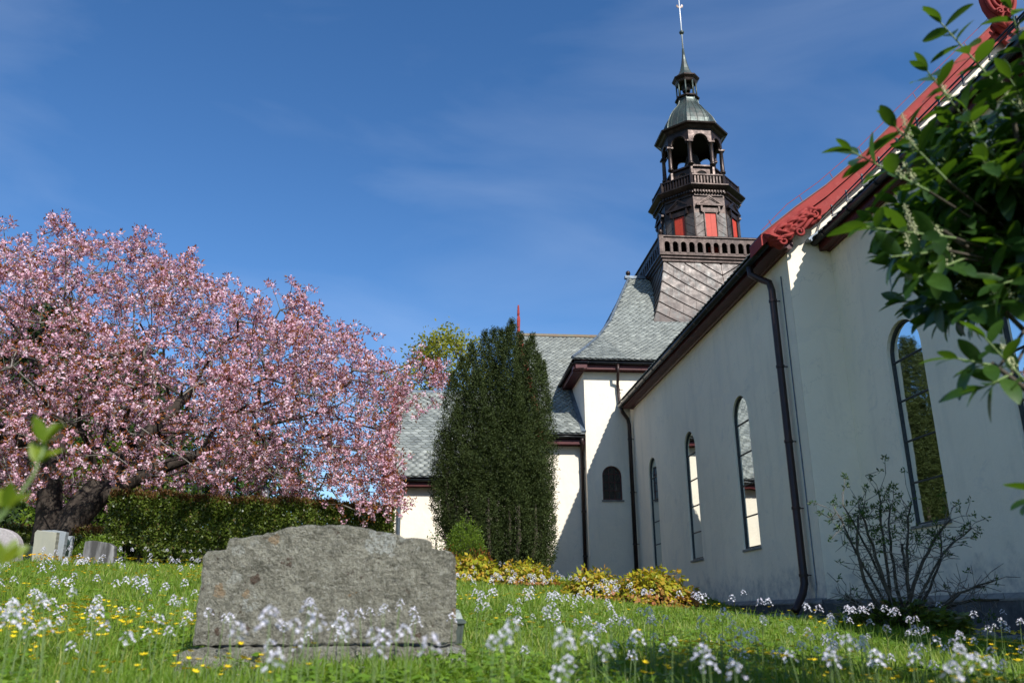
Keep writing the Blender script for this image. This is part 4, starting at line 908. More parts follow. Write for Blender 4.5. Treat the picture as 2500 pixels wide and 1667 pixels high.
# ------------------------------------------------------------------ columnar yew
def yew():
    bx, by = 1.5, 20.0; bz = g1(bx, by); T = thing('yew_tree', (bx, by, bz), 'tall dark green columnar yew in front of the white wing wall', 'tree')
    # spindle columns: (x, y, base z, top z, radius)
    cols = [(1.88, 20.0, .9, 7.12, .50), (2.12, 20.2, .9, 6.85, .42), (1.62, 20.1, 1.0, 6.9, .42), (1.20, 20.0, .9, 6.8, .44), (1.40, 19.6, .9, 6.75, .5), (.88, 20.2, 1.0, 6.55, .42), (.62, 20.0, 1.2, 6.1, .40), (.40, 20.0, 1.6, 5.7, .40), (.20, 20.2, 2.0, 4.3, .34), (2.40, 20.0, .9, 6.75, .42), (2.58, 20.1, 1.0, 6.3, .36), (2.72, 20.2, 1.1, 6.1, .28),
            (.5, 19.6, 1.5, 4.7, .42), (1.0, 19.4, .9, 5.6, .46), (1.75, 19.4, .8, 6.7, .50), (2.25, 19.5, .8, 6.4, .45), (2.5, 19.7, .8, 4.6, .36), (.30, 19.7, 1.7, 3.9, .34), (1.5, 20.7, .9, 6.2, .6), (2.1, 20.7, .9, 6.0, .6), (.8, 20.7, 1.0, 5.4, .6), (1.25, 19.2, .9, 4.6, .42), (1.95, 19.15, .8, 4.9, .42), (.75, 19.3, 1.1, 3.6, .4), (2.35, 19.3, .8, 3.7, .36)]
    P = []; A = []
    for x, y, z0, z1, r in cols:
        n = int(760*(z1-z0)*r*1.15); t = rng.random(n); z = z0+(z1-z0)*t; rr = r*.92*np.clip(np.minimum(.55+t*2.2, 1.0), 0, 1)*np.clip(1-((t-.55)/.45).clip(0)**2.2, 0.08, 1)
        a = rng.uniform(0, 2*np.pi, n); lump = 1+.22*np.sin(a*3+z*2.3+x*7)+.15*np.sin(z*5.1+a*2); k = np.sqrt(rng.uniform(.35, 1, n))*lump
        p = np.stack([x+np.cos(a)*rr*k, y+np.sin(a)*rr*k, z], 1); P.append(p); A.append(np.stack([np.cos(a)*.5, np.sin(a)*.5, np.full(n, .85)], 1))
    P = np.vstack(P); A = unit(np.vstack(A)+rng.normal(size=P.shape)*.35)
    q = 7; pp = np.repeat(P, q, 0)+np.repeat(A, q, 0)*rng.uniform(-.06, .10, (len(P)*q, 1))+rng.normal(size=(len(P)*q, 3))*.018; aa = unit(np.repeat(A, q, 0)*.7+rand_dirs(len(pp))*.8)
    leaves_obj('foliage', pp, aa, rng.uniform(.035, .065, len(pp)), rng.uniform(.014, .025, len(pp)), M['yew'], T, .08, rnd=np.clip(np.repeat(rng.random(len(P)), q)*.6+rng.random(len(pp))*.4, 0, .999), kind='stuff')
    for x, y, z0, z1, r in cols:
        mb = MB(); zb = g1(x, y); mb.tube([(bx+(x-bx)*.7, by+(y-by)*.7, zb-.1), (x, y, z0+.8), (x, y, z0+1.6)], [.07, .05, .015], 6); mb.build('stem', 'darktwig', T, True)
    return len(pp)
print('yew', yew())

# ------------------------------------------------------------------ hedges and shrubs
def hedge(name, p0, p1, zt, thick, label, n, leaf=(.05, .085), red=.16, base_gap=.0, mat='hedge'):
    a, b = np.array(p0), np.array(p1); L = np.linalg.norm(b-a); d = (b-a)/L; nrm = np.array([d[1], -d[0]]); mid = (a+b)/2; bz = g1(*mid)
    if nrm[1] > 0: nrm = -nrm
    T = thing(name, (mid[0], mid[1], bz), label, 'hedge')
    s = rng.uniform(-.02, L+.02, n); which = rng.random(n); h0 = gz(a[0]+d[0]*s, a[1]+d[1]*s)
    w = np.where(which < .55, thick/2-np.abs(rng.normal(0, .045, n)), np.where(which < .72, rng.uniform(-thick/2, thick/2, n), rng.uniform(-thick/2, thick/2, n)))
    hz = np.where(which < .72, rng.uniform(0, 1, n)**.85, 1-np.abs(rng.normal(0, .03, n)))
    ends = rng.random(n) < .06; s = np.where(ends, rng.choice([0, L], n), s); hz = np.where(ends, rng.random(n), hz); w = np.where(ends, rng.uniform(-thick/2, thick/2, n), w)
    lump = .018*np.sin(s*3.1+hz*5)+.015*np.sin(s*7.3+2)+.015*np.sin(hz*11+s*2); w = w+lump*(np.sign(w)); top = zt+.02*np.sin(s*2.3)+.02*np.sin(s*8.1)+rng.normal(0, .025, n)
    gp_ = base_gap*np.abs(np.sin(s*4.1)*np.sin(s*1.7+1)); z = h0+gp_+(top-h0-gp_)*hz; p = np.stack([a[0]+d[0]*s+nrm[0]*w, a[1]+d[1]*s+nrm[1]*w, z], 1)
    p += rng.normal(size=p.shape)*.018
    out = np.stack([nrm[0]*np.sign(w)*.6, nrm[1]*np.sign(w)*.6, np.full(n, .5)], 1); ax = unit(out*.5+rand_dirs(n, .2))
    r = hz > 1-red*rng.random(n)**.6*.55
    leaves_obj('foliage', p[~r], ax[~r], rng.uniform(*leaf, (~r).sum()), rng.uniform(leaf[0]*.55, leaf[1]*.6, (~r).sum()), M[mat], T, .1, nrm=unit(out[~r]+rand_dirs((~r).sum())*.9), kind='stuff')
    if r.any(): leaves_obj('young_shoots', p[r]+rng.uniform(0, .04, (r.sum(), 3))*[0, 0, 1], unit(ax[r]+[0, 0, .7]), rng.uniform(*leaf, r.sum()), rng.uniform(leaf[0]*.5, leaf[1]*.5, r.sum()), M['hedge_red'], T, .1, kind='stuff')
    k = int(L*9); ss = rng.uniform(.05, L-.05, k); ww = rng.uniform(-thick/3, thick/3, k); hh = gz(a[0]+d[0]*ss, a[1]+d[1]*ss)
    A = np.stack([a[0]+d[0]*ss+nrm[0]*ww, a[1]+d[1]*ss+nrm[1]*ww, hh-.05], 1); B = A+np.stack([rng.normal(0, .12, k), rng.normal(0, .1, k), (zt-hh)*.9], 1)
    seg_tubes('stems', A, B, .016, .006, M['darktwig'], T, 5)['kind'] = 'stuff'
    return T
hedge('clipped_hedge', (-6.15, 16.75), (-1.02, 18.5), 2.17, .95, 'long clipped hedge with small glossy leaves behind the big gravestone', 60000, base_gap=.35)
hedge('low_hedge', (-7.1, 17.9), (-6.0, 17.7), 1.60, .6, 'low clipped hedge with reddish top, left of the long hedge', 9000, (.045, .07), .35)
hedge('dark_hedge', (-12.5, 20.5), (-8.4, 19.8), 1.85, .8, 'dark low hedge behind the upright gravestones at the left edge', 12000, (.05, .09), .03)

def mound(name, cx, cy, rx, ry, h, label, n, mats, leaf, droop=.5, stems=60, redlow=.0, cat='shrub', hang=False, tuft=1):
    bz = g1(cx, cy); T = thing(name, (cx, cy, bz), label, cat); m = n//tuft
    a = rng.uniform(0, 2*np.pi, m); u = rng.uniform(-.1, 1, m); rr = np.sqrt(np.clip(1-u.clip(0)**2, 0, 1)); k = rng.uniform(.74, 1.0, m)*(1+.10*np.sin(a*5+cx)+.07*np.sin(a*9+u*6)+.06*np.sin(a*3+u*9))
    p = np.stack([cx+np.cos(a)*rr*rx*k, cy+np.sin(a)*rr*ry*k, bz+.04+u.clip(0.02)*h*k], 1); out = unit(np.stack([np.cos(a)*rr/rx, np.sin(a)*rr/ry, u/h], 1))
    p = np.repeat(p, tuft, 0)+rng.normal(size=(m*tuft, 3))*(.0 if tuft == 1 else leaf[1]*.5); out = np.repeat(out, tuft, 0); u = np.repeat(u, tuft)
    ax = unit(out*.6+np.array([0, 0, -droop])+rand_dirs(len(p))*.55); nr = unit(out+rand_dirs(len(p))*.45)
    low = (u < redlow*rng.uniform(.4, 1.3, len(p))) & (redlow > 0)
    for sel, mt, nm in ((~low, mats[0], 'foliage'), (low, mats[-1], 'lower_foliage')):
        if sel.any(): leaves_obj(nm, p[sel], ax[sel], rng.uniform(*leaf, sel.sum()), rng.uniform(leaf[0]*.6, leaf[1]*.7, sel.sum()), M[mt], T, -.08, nrm=nr[sel], kind='stuff')
    A = np.stack([cx+rng.normal(0, rx*.25, stems), cy+rng.normal(0, ry*.25, stems), np.full(stems, bz-.03)], 1); i = rng.integers(0, len(p), stems)
    seg_tubes('stems', A, p[i], .004 if h < .6 else .008, .0025, M['darktwig'], T, 4)['kind'] = 'stuff'
    return T
mound('golden_shrub', .70, 15.1, .52, .45, .40, 'yellow-green leafy mound against the gravestone edge, below the round twiggy shrub', 900, ['epim'], (.07, .125), .75)
mound('golden_shrub', 1.58, 15.0, .58, .45, .36, 'golden leafy mound just right of the yew foot', 1700, ['epim', 'epim_red'], (.05, .085), .5, redlow=.14)
mound('golden_shrub', 2.55, 13.5, .50, .42, .40, 'yellow-green leafy mound left of the coppery one by the church wall', 1300, ['epim', 'epim_red'], (.06, .10), .6, redlow=.10)
mound('golden_shrub', 3.25, 12.6, .66, .5, .52, 'largest golden leafy mound with coppery lower leaves, beside the church wall', 2400, ['epim', 'epim_red'], (.06, .105), .7, redlow=.42)
t = mound('twiggy_shrub', .66, 17.4, .46, .42, .98, 'round twiggy shrub with fine green and reddish shoots in front of the yew', 9000, ['brightgreen', 'bronze'], (.025, .05), -.4, stems=240, redlow=.42)
mound('wispy_shrub', .05, 17.9, .28, .26, .85, 'wispy pale shrub with few leaves left of the round twiggy shrub', 420, ['midgreen'], (.03, .055), -.4, stems=50)
mound('low_shrub', -5.75, 15.3, .40, .34, .42, 'small bright green bush between the pale gravestone and the streaked one', 3600, ['brightgreen'], (.03, .055), -.2, stems=60)

# ------------------------------------------------------------------ trees further back
def tree(name, label, x, y, h, rx, ry, crown0, mat, n_att, leaf, per, shape='round', r_tip=.012, bare=.0, dens_top=1.0, z0=None, expo=.45):
    bz = g1(x, y) if z0 is None else z0; T = thing(name, (x, y, bz), label, 'tree', )
    u = rng.random(n_att); a = rng.uniform(0, 2*np.pi, n_att); s = rng.uniform(.25, 1, n_att)**.5
    if shape == 'cone': rad = (1-u)**.85+.03; u = u
    elif shape == 'round': rad = np.sqrt(np.clip(1-(2*u-1)**2, .02, 1))*(.85+.3*np.sin(a*3+u*7+x))
    att = np.stack([x+np.cos(a)*rad*rx*s, y+np.sin(a)*rad*ry*s, bz+crown0+(h-crown0)*u], 1)
    if shape == 'cone': att[:, 2] -= .25*s*rad*rx*.5
    trunk = [((x, y, bz-.3), -1)]+[((x+.15*math.sin(i*2.1)*(shape != 'cone'), y+.1*math.cos(i*1.7)*(shape != 'cone'), bz+h*(.9 if shape == 'cone' else .5)*i/8), i-1) for i in range(1, 9)]
    N, par, cnt, tips = grow(trunk, att, .7, .3, .06)
    skeleton_obj('trunk', N, par, cnt, r_tip, expo, M['bark'], T, .0, 9, 5, .4)
    th = np.where((cnt <= 3) & (par >= 0))[0]; th = th[rng.random(len(th)) > bare]
    c = N[th]; p = np.repeat(c, per, 0)+rng.normal(size=(len(c)*per, 3))*leaf[1]*1.25
    leaves_obj('crown', p, rand_dirs(len(p), .1 if shape != 'cone' else -.15), rng.uniform(*leaf, len(p)), rng.uniform(leaf[0]*.5, leaf[1]*.6, len(p)), M[mat], T, .1, rnd=np.clip(np.repeat(rng.random(len(c)), per)*.6+.4*rng.random(len(p)), 0, .999), kind='stuff')
    return T
tree('maple_tree', 'young-leaved yellow-green maple rising behind the low wing roof', .6, 45.0, 13.4, 4.2, 4.0, 3.5, 'maple', 1500, (.15, .27), 11, bare=.15)
tree('conifer', 'dark spruce standing behind the cherry trunk at far left', -15.5, 33.0, 9.8, 3.6, 3.2, .2, 'conifer', 1500, (.20, .40), 15, 'cone')
tree('conifer', 'green spruce right behind the cherry fork', -11.6, 31.0, 7.6, 3.2, 2.8, .1, 'conifer', 1300, (.18, .36), 15, 'cone')
tree('leafy_tree', 'mid green tree filling the gap left of the cherry trunk', -20.0, 36.0, 9.0, 4.6, 3.5, .2, 'midgreen', 1300, (.22, .38), 14)
tree('leafy_tree', 'bright green tree behind the low hedge, right of the cherry trunk', -10.4, 27.5, 3.8, 2.3, 1.8, .1, 'brightgreen', 900, (.10, .2), 13)
tree('larch_tree', 'sparse larch with thin branches above the long hedge', -9.3, 38.0, 8.8, 2.8, 2.6, .8, 'midgreen', 620, (.12, .2), 3, 'cone', bare=.35)
tree('leafy_tree', 'olive green tree behind the cherry, above the left end of the hedge', -9.6, 44.0, 6.8, 3.6, 3.0, .2, 'midgreen', 1000, (.20, .34), 14)
tree('leafy_tree', 'distant rounded tree just above the hedge near the church', -5.0, 70.0, 6.4, 3.2, 3.0, .2, 'midgreen', 420, (.25, .4), 9)
tree('leafy_tree', 'leafy tree partly hidden behind the cherry crown at the left edge', -14.2, 40.0, 8.6, 4.2, 3.2, .2, 'midgreen', 1200, (.20, .36), 14)
wood = np.stack([np.r_[rng.uniform(-120, -16, 9000)], rng.uniform(78, 105, 9000), rng.random(9000)**.7], 1)
wood[:, 2] = 1.6+wood[:, 2]*(3.4+1.3*np.sin(wood[:, 0]*.21)+.9*np.sin(wood[:, 0]*.53+1))
pw = np.repeat(wood, 5, 0)+rng.normal(size=(len(wood)*5, 3))*.5
ob = leaves_obj('distant_wood', pw, rand_dirs(len(pw)), rng.uniform(.6, 1.2, len(pw)), rng.uniform(.4, .8, len(pw)), M['midgreen'], None, .1, kind='stuff'); tag(ob, 'low belt of distant green woodland beyond the churchyard', 'woodland')
# ------------------------------------------------------------------ gravestones
def slab(name, outline, y0, y1, mat, parent, inset=.012, noise=.0025, rot=0):
    pts = []
    for (a, b) in zip(outline, outline[1:]+outline[:1]):
        a, b = np.array(a), np.array(b); n = max(1, int(np.linalg.norm(b-a)/.025))
        for i in range(n): pts.append(a+(b-a)*i/n)
    P = np.array(pts)+rng.normal(size=(len(pts), 2))*noise; c = P.mean(0); Q = c+(P-c)*(1-inset/np.maximum(np.linalg.norm(P-c, axis=1), .05))[:, None]
    mb = MB(); mb.loft([[(x, y0, z) for x, z in Q], [(x, y0+inset*.8, z) for x, z in P], [(x, y1-inset*.8, z) for x, z in P], [(x, y1, z) for x, z in Q]])
    return mb.build(name, mat, parent)
def arcpts(cx, cz, rx, rz, a0, a1, n): return [(cx+rx*math.cos(math.radians(a0+(a1-a0)*i/n)), cz+rz*math.sin(math.radians(a0+(a1-a0)*i/n))) for i in range(n+1)]
G = thing('gravestone', (-.49, 4.28, -.3), 'big rough grey granite gravestone with stepped curved top and lichen spots', 'gravestone')
slab('slab', [(-1.10, -.135), (-1.092, .27), (-1.075, .292), (-.995, .30), (-.99, .335), (-.975, .35), (-.90, .358), (-.83, .370), (-.75, .391), (-.66, .409), (-.58, .418), (-.51, .420), (-.42, .414), (-.33, .400), (-.25, .384), (-.17, .368), (-.10, .358), (-.03, .350), (-.008, .338), (-.003, .305), (.06, .298), (.092, .288), (.112, .265), (.118, .10), (.123, -.135)], 4.20, 4.35, 'granite', G, .010, .003)
slab('base', [(-1.145, -.42), (-1.14, -.165), (-1.10, -.146), (-.5, -.140), (.10, -.148), (.165, -.162), (.17, -.42)], 4.10, 4.78, 'granite', G, .014, .004)

def small_grave(label, outline, y0, y1, mat, group=None):
    xs_ = [x for x, _ in outline]; cx = sum(xs_)/len(xs_); bz = g1(cx, y0); T = thing('gravestone', (cx, y0, bz), label, 'gravestone', group)
    slab('slab', outline, y0, y1, mat, T, .008, .0015)
    zb = min(z for _, z in outline); slab('base', [(min(xs_)-.06, bz-.1), (min(xs_)-.06, zb+.03), (max(xs_)+.06, zb+.03), (max(xs_)+.06, bz-.1)], y0-.05, y1+.05, mat, T, .008, .002)
    return T
small_grave('pale pinkish granite gravestone with rounded shoulder at the left edge', [(-7.3, .76)]+[(-7.3, 1.1)]+arcpts(-6.86, 1.02, .42, .31, 150, 12, 12)+[(-6.43, .95), (-6.42, .76)], 13.95, 14.12, 'gs_pink')
small_grave('low dark green polished gravestone between the pale ones', [(-6.52, .74), (-6.52, 1.075), (-6.10, 1.045), (-6.10, .74)], 14.16, 14.28, 'gs_polished')
small_grave('upright sandy pale gravestone in front of the cherry trunk', [(-6.20, .74), (-6.22, 1.25), (-6.19, 1.285), (-5.89, 1.25), (-5.875, .74)], 13.9, 14.02, 'gs_pale')
small_grave('blue-grey gravestone half hidden behind the sandy upright one', [(-6.42, .78), (-6.42, 1.33), (-6.16, 1.335), (-5.98, 1.31), (-5.98, .78)], 14.45, 14.57, 'gs_blue')
small_grave('dark gravestone with pale vertical streaks in front of the hedge foot', [(-5.51, .74), (-5.48, 1.12), (-5.36, 1.135), (-5.12, 1.10), (-5.03, 1.04), (-5.01, .74)], 14.0, 14.16, 'gs_dark')
T = small_grave('small dark gravestone with pale arched rim behind the low bright bush', [(-6.58, .9), (-6.58, 1.34), (-6.33, 1.34), (-6.33, .9)], 15.6, 15.7, 'gs_blue')
mb = MB(); mb.prism([(x, 15.59, z) for x, z in [(-6.53, 1.0)]+arcpts(-6.44, 1.2, .09, .10, 180, 0, 8)+[(-6.35, 1.0)]], (0, .008, 0)); mb.build('inscription_plate', 'gs_polished', T)
small_grave('small pale gravestone seen through a gap under the long hedge', [(-4.98, .95), (-4.98, 1.30), (-4.72, 1.32), (-4.70, .95)], 18.9, 19.0, 'gs_pink')

L = thing('grave_lantern', (.115, 4.62, -.15), 'grey-green metal grave lantern peeking out right of the big gravestone', 'lantern')
sqr = lambda h, z: [(.115-h, 4.62-h, z), (.115+h, 4.62-h, z), (.115+h, 4.62+h, z), (.115-h, 4.62+h, z)]
mb = MB(); mb.loft([sqr(.040, -.148), sqr(.042, -.14), sqr(.052, -.055), sqr(.052, -.05)]); mb.build('body', 'lantern', L)
mb = MB(); mb.loft([sqr(.058, -.052), sqr(.066, -.048), sqr(.066, -.036), sqr(.05, -.025), sqr(.038, .005), sqr(.03, .02), sqr(.012, .028)]); mb.build('roof', 'lantern', L)
for sx, sy in ((-1, -1), (1, -1), (-1, 1), (1, 1)):
    mb = MB(); mb.obox((.115+sx*.046, 4.62+sy*.046, -.098), (.006, 0, 0), (0, .006, 0), (sx*.005, sy*.005, .048)); mb.build('corner_post', 'lantern', L)

T = thing('lamp_post', (-4.73, 24, g1(-4.73, 24)), 'thin grey lamp post with white lantern head behind the hedge', 'lamp post')
mb = MB(); mb.tube([(-4.73, 24, g1(-4.73, 24)), (-4.73, 24, 3.05)], [.045, .03], 8); mb.build('post', 'lead', T, True)
mb = MB(); mb.loft([[(-4.73+r*math.cos(a), 24+r*math.sin(a), z) for a in np.linspace(0, 2*math.pi, 8, endpoint=False)] for r, z in ((.05, 3.03), (.09, 3.08), (.12, 3.3), (.10, 3.34))]); mb.build('lamp_glass', 'lampglass', T)
mb = MB(); mb.loft([[(-4.73+r*math.cos(a), 24+r*math.sin(a), z) for a in np.linspace(0, 2*math.pi, 8, endpoint=False)] for r, z in ((.14, 3.34), (.13, 3.37), (.05, 3.43), (.015, 3.48))]); mb.build('lamp_cap', 'gutter', T)

def rock(label, x, y, rx, ry, rz, zt):
    n, m = 14, 8; vs = []; ph = rng.uniform(0, 6, 6); bz = zt-rz
    for j in range(m):
        t = j/(m-1)*math.pi
        for i in range(n):
            a = 2*math.pi*i/n; k = 1+.13*math.sin(2*a+ph[0])+.09*math.sin(3*a+ph[1]+t*2)+.05*math.sin(7*a+5*t+ph[2])
            e = max(-.5, math.cos(t)); vs.append((x+rx*k*math.sin(t)**.6*math.cos(a), y+ry*k*math.sin(t)**.6*math.sin(a), bz+rz*e*(1+.08*math.sin(3*a+ph[3]))+rz*.07*math.sin(a*5+ph[4])))
    mb = MB(); mb.add(vs, [(j*n+i, (j+1)*n+i, (j+1)*n+(i+1) % n, j*n+(i+1) % n) for j in range(m-1) for i in range(n)]); o = mb.build('rock', 'stone_pale', None, True); tag(o, label, 'rock', 'flat stones along the church plinth')
rock('leftmost flat stone in the grass along the nave plinth', 4.55, 12.5, .38, .28, .16, -.01); rock('flat pale stone left of the downpipe foot', 5.05, 12.35, .34, .26, .14, -.03)
rock('flat pale stone just below the downpipe mouth', 5.45, 12.3, .26, .22, .14, -.05); rock('long flat stone at the plinth right of the bare shrub', 5.45, 8.55, .42, .26, .15, -.17)
rock('flat stone at the right edge below the choir plinth', 5.98, 8.35, .40, .30, .15, -.24)

# ------------------------------------------------------------------ bare shrub by the choir wall
def bare_shrub():
    bx, by = 4.5, 8.0; bz = g1(bx, by); T = thing('bare_shrub', (bx, by, bz), 'nearly bare pruned shrub with arching stems and few leaf tufts under the choir window', 'shrub')
    stems = []; tips = []
    spec = [((-.42, .0, .35), (-.40, 0, .75), (-.30, 0, 1.12)), ((-.15, 0, .5), (-.20, .0, .9), (-.28, 0, 1.22)), ((-.02, 0, .6), (-.10, 0, 1.0), (-.02, .05, 1.36)), ((-.1, .1, .55), (-.22, .1, .95), (-.40, .1, 1.25)),
            ((.10, 0, .6), (.17, 0, .95), (.27, 0, 1.28)), ((.18, .05, .5), (.40, .05, .85), (.66, 0, 1.10)), ((.28, -.05, .25), (.62, -.05, .44), (.95, -.05, .50)), ((.25, 0, .20), (.55, 0, .40), (.88, 0, .46)), ((.3, .05, .22), (.7, .05, .36), (1.05, .05, .33)),
            ((-.25, -.05, .18), (-.45, -.05, .32), (-.56, -.05, .36)), ((-.22, -.1, .16), (-.42, -.1, .26), (-.55, -.08, .31)), ((.02, .1, .6), (.05, .15, .95), (.16, .2, 1.22)), ((.15, .1, .6), (.18, .1, .8), (.16, .1, .86)), ((.35, 0, .6), (.50, 0, .80), (.85, 0, 1.0)), ((-.3, .05, .6), (-.42, .05, .95), (-.48, .05, 1.15)), ((.45, .1, .48), (.62, .1, .75), (.58, .1, .95))]
    for k, (a, b, c) in enumerate(spec):
        s0 = np.array((rng.uniform(-.12, .14), rng.uniform(-.08, .08), -.05)); a, b, c = map(np.array, (a, b, c)); P = []
        for t in np.linspace(0, 1, 12):
            q = s0*(1-t)**3+3*a*t*(1-t)**2+3*b*t*t*(1-t)+c*t**3; P.append(tuple(np.array((bx, by, bz))+q+rng.normal(size=3)*.006))
        r0 = rng.uniform(.013, .024); mb = MB(); mb.tube(P, list(np.linspace(r0, r0*.4, 12)), 7); mb.build('stem', 'darktwig', T, True); stems.append(P)
    A, B, tp = [], [], []
    for P in stems:
        for i in range(3, 12):
            for _ in range(3):
                p = np.array(P[i]); d = unit((rand_dirs(1, .3)[0]*[1, .6, 1]+np.array(P[i])-np.array(P[i-1])*1.0)[None])[0]; d = unit((rand_dirs(1, .35)[0])[None])[0]; Lg = rng.uniform(.10, .34); m = p+d*Lg*.6+rng.normal(size=3)*.015; e = m+unit((d+rng.normal(size=3)*.5)[None])[0]*Lg*.5
                A += [p, m]; B += [m, e]; 
                if i > 5: tp.append(e)
    seg_tubes('twigs', np.array(A), np.array(B), .0042, .0022, M['twig'], T, 4)['kind'] = 'stuff'
    tp = np.array(tp); tp = np.vstack([tp[(tp[:, 2] > bz+.85)], tp[rng.random(len(tp)) < .2]]); q = 9; p = np.repeat(tp, q, 0)+rng.normal(size=(len(tp)*q, 3))*.014
    leaves_obj('leaf_tufts', p, rand_dirs(len(p), .35), rng.uniform(.028, .058, len(p)), rng.uniform(.011, .019, len(p)), M['midgreen'], T, .1, kind='stuff')
    for k in range(5):                                   # old stump knuckles
        x, y = bx+rng.uniform(-.28, .34), by+rng.uniform(-.1, .12); mb = MB(); mb.tube([(x, y, bz-.1), (x+rng.uniform(-.05, .05), y, bz+.1), (x+rng.uniform(-.1, .1), y-.03, bz+rng.uniform(.16, .30))], [.10, .085, .05], 8); mb.build('stump', 'darktwig', T, True)
    n = 2200; a = rng.uniform(0, 6.28, n); r = np.sqrt(rng.random(n))*.60; p = np.stack([bx+np.cos(a)*r, by-.05+np.sin(a)*r*.5, bz+.02+rng.random(n)*.34*(1-r)], 1)
    leaves_obj('ground_leaves', p, unit(np.stack([np.cos(a), np.sin(a)-.3, np.full(n, .25)], 1)+rand_dirs(n)*.5), rng.uniform(.05, .11, n), rng.uniform(.025, .05, n), M['hedge'], T, .08, kind='stuff')
bare_shrub()

# ------------------------------------------------------------------ cherry laurel in the right foreground: leaves one by one
def oval_leaf(length, width, curl, fold, mat, n=6):
    vs = []; fs = []
    for i in range(n+1):
        t = i/n; w = width*.5*math.sin(math.pi*min(1, t*.97+.015))**.62*(1.0-.05*t); x = length*t; z = -curl*length*t*t
        vs += [(x, -w, z+fold*w), (x, 0, z), (x, w, z+fold*w)]
    for i in range(n):
        for j in range(2): fs.append((i*3+j, (i+1)*3+j, (i+1)*3+j+1, i*3+j+1))
    me = bpy.data.meshes.new('leaf'); me.from_pydata(vs, [], fs); me.materials.append(mat); me.polygons.foreach_set('use_smooth', [True]*len(fs)); me.update(); return me
def spike_mesh():
    mb = MB(); mb.tube([(0, 0, 0), (0, 0, .09)], .0016, 4)
    for i in range(26):
        z = .012+.076*i/26; a = i*2.4; r = .007*(1-.5*i/26)+.002; c = (math.cos(a)*r, math.sin(a)*r, z); s = .0038*(1-.35*i/26)
        mb.add([(c[0]-s, c[1], c[2]), (c[0]+s, c[1], c[2]), (c[0], c[1]-s, c[2]), (c[0], c[1]+s, c[2]), (c[0], c[1], c[2]-s), (c[0], c[1], c[2]+s)], [(0, 2, 5), (2, 1, 5), (1, 3, 5), (3, 0, 5), (2, 0, 4), (1, 2, 4), (3, 1, 4), (0, 3, 4)])
    me = bpy.data.meshes.new('flower_spike'); me.from_pydata(mb.v, [], mb.f); me.materials.append(simple('cream_buds', (.42, .44, .22), (.52, .52, .30), 60, .7, 0, 0)); me.update(); return me
def frame_of(axis, up):
    x = Vector(axis).normalized(); z = Vector(up); z = (z-x*z.dot(x)); z = z.normalized() if z.length > 1e-4 else x.orthogonal().normalized(); y = z.cross(x); return x, y, z
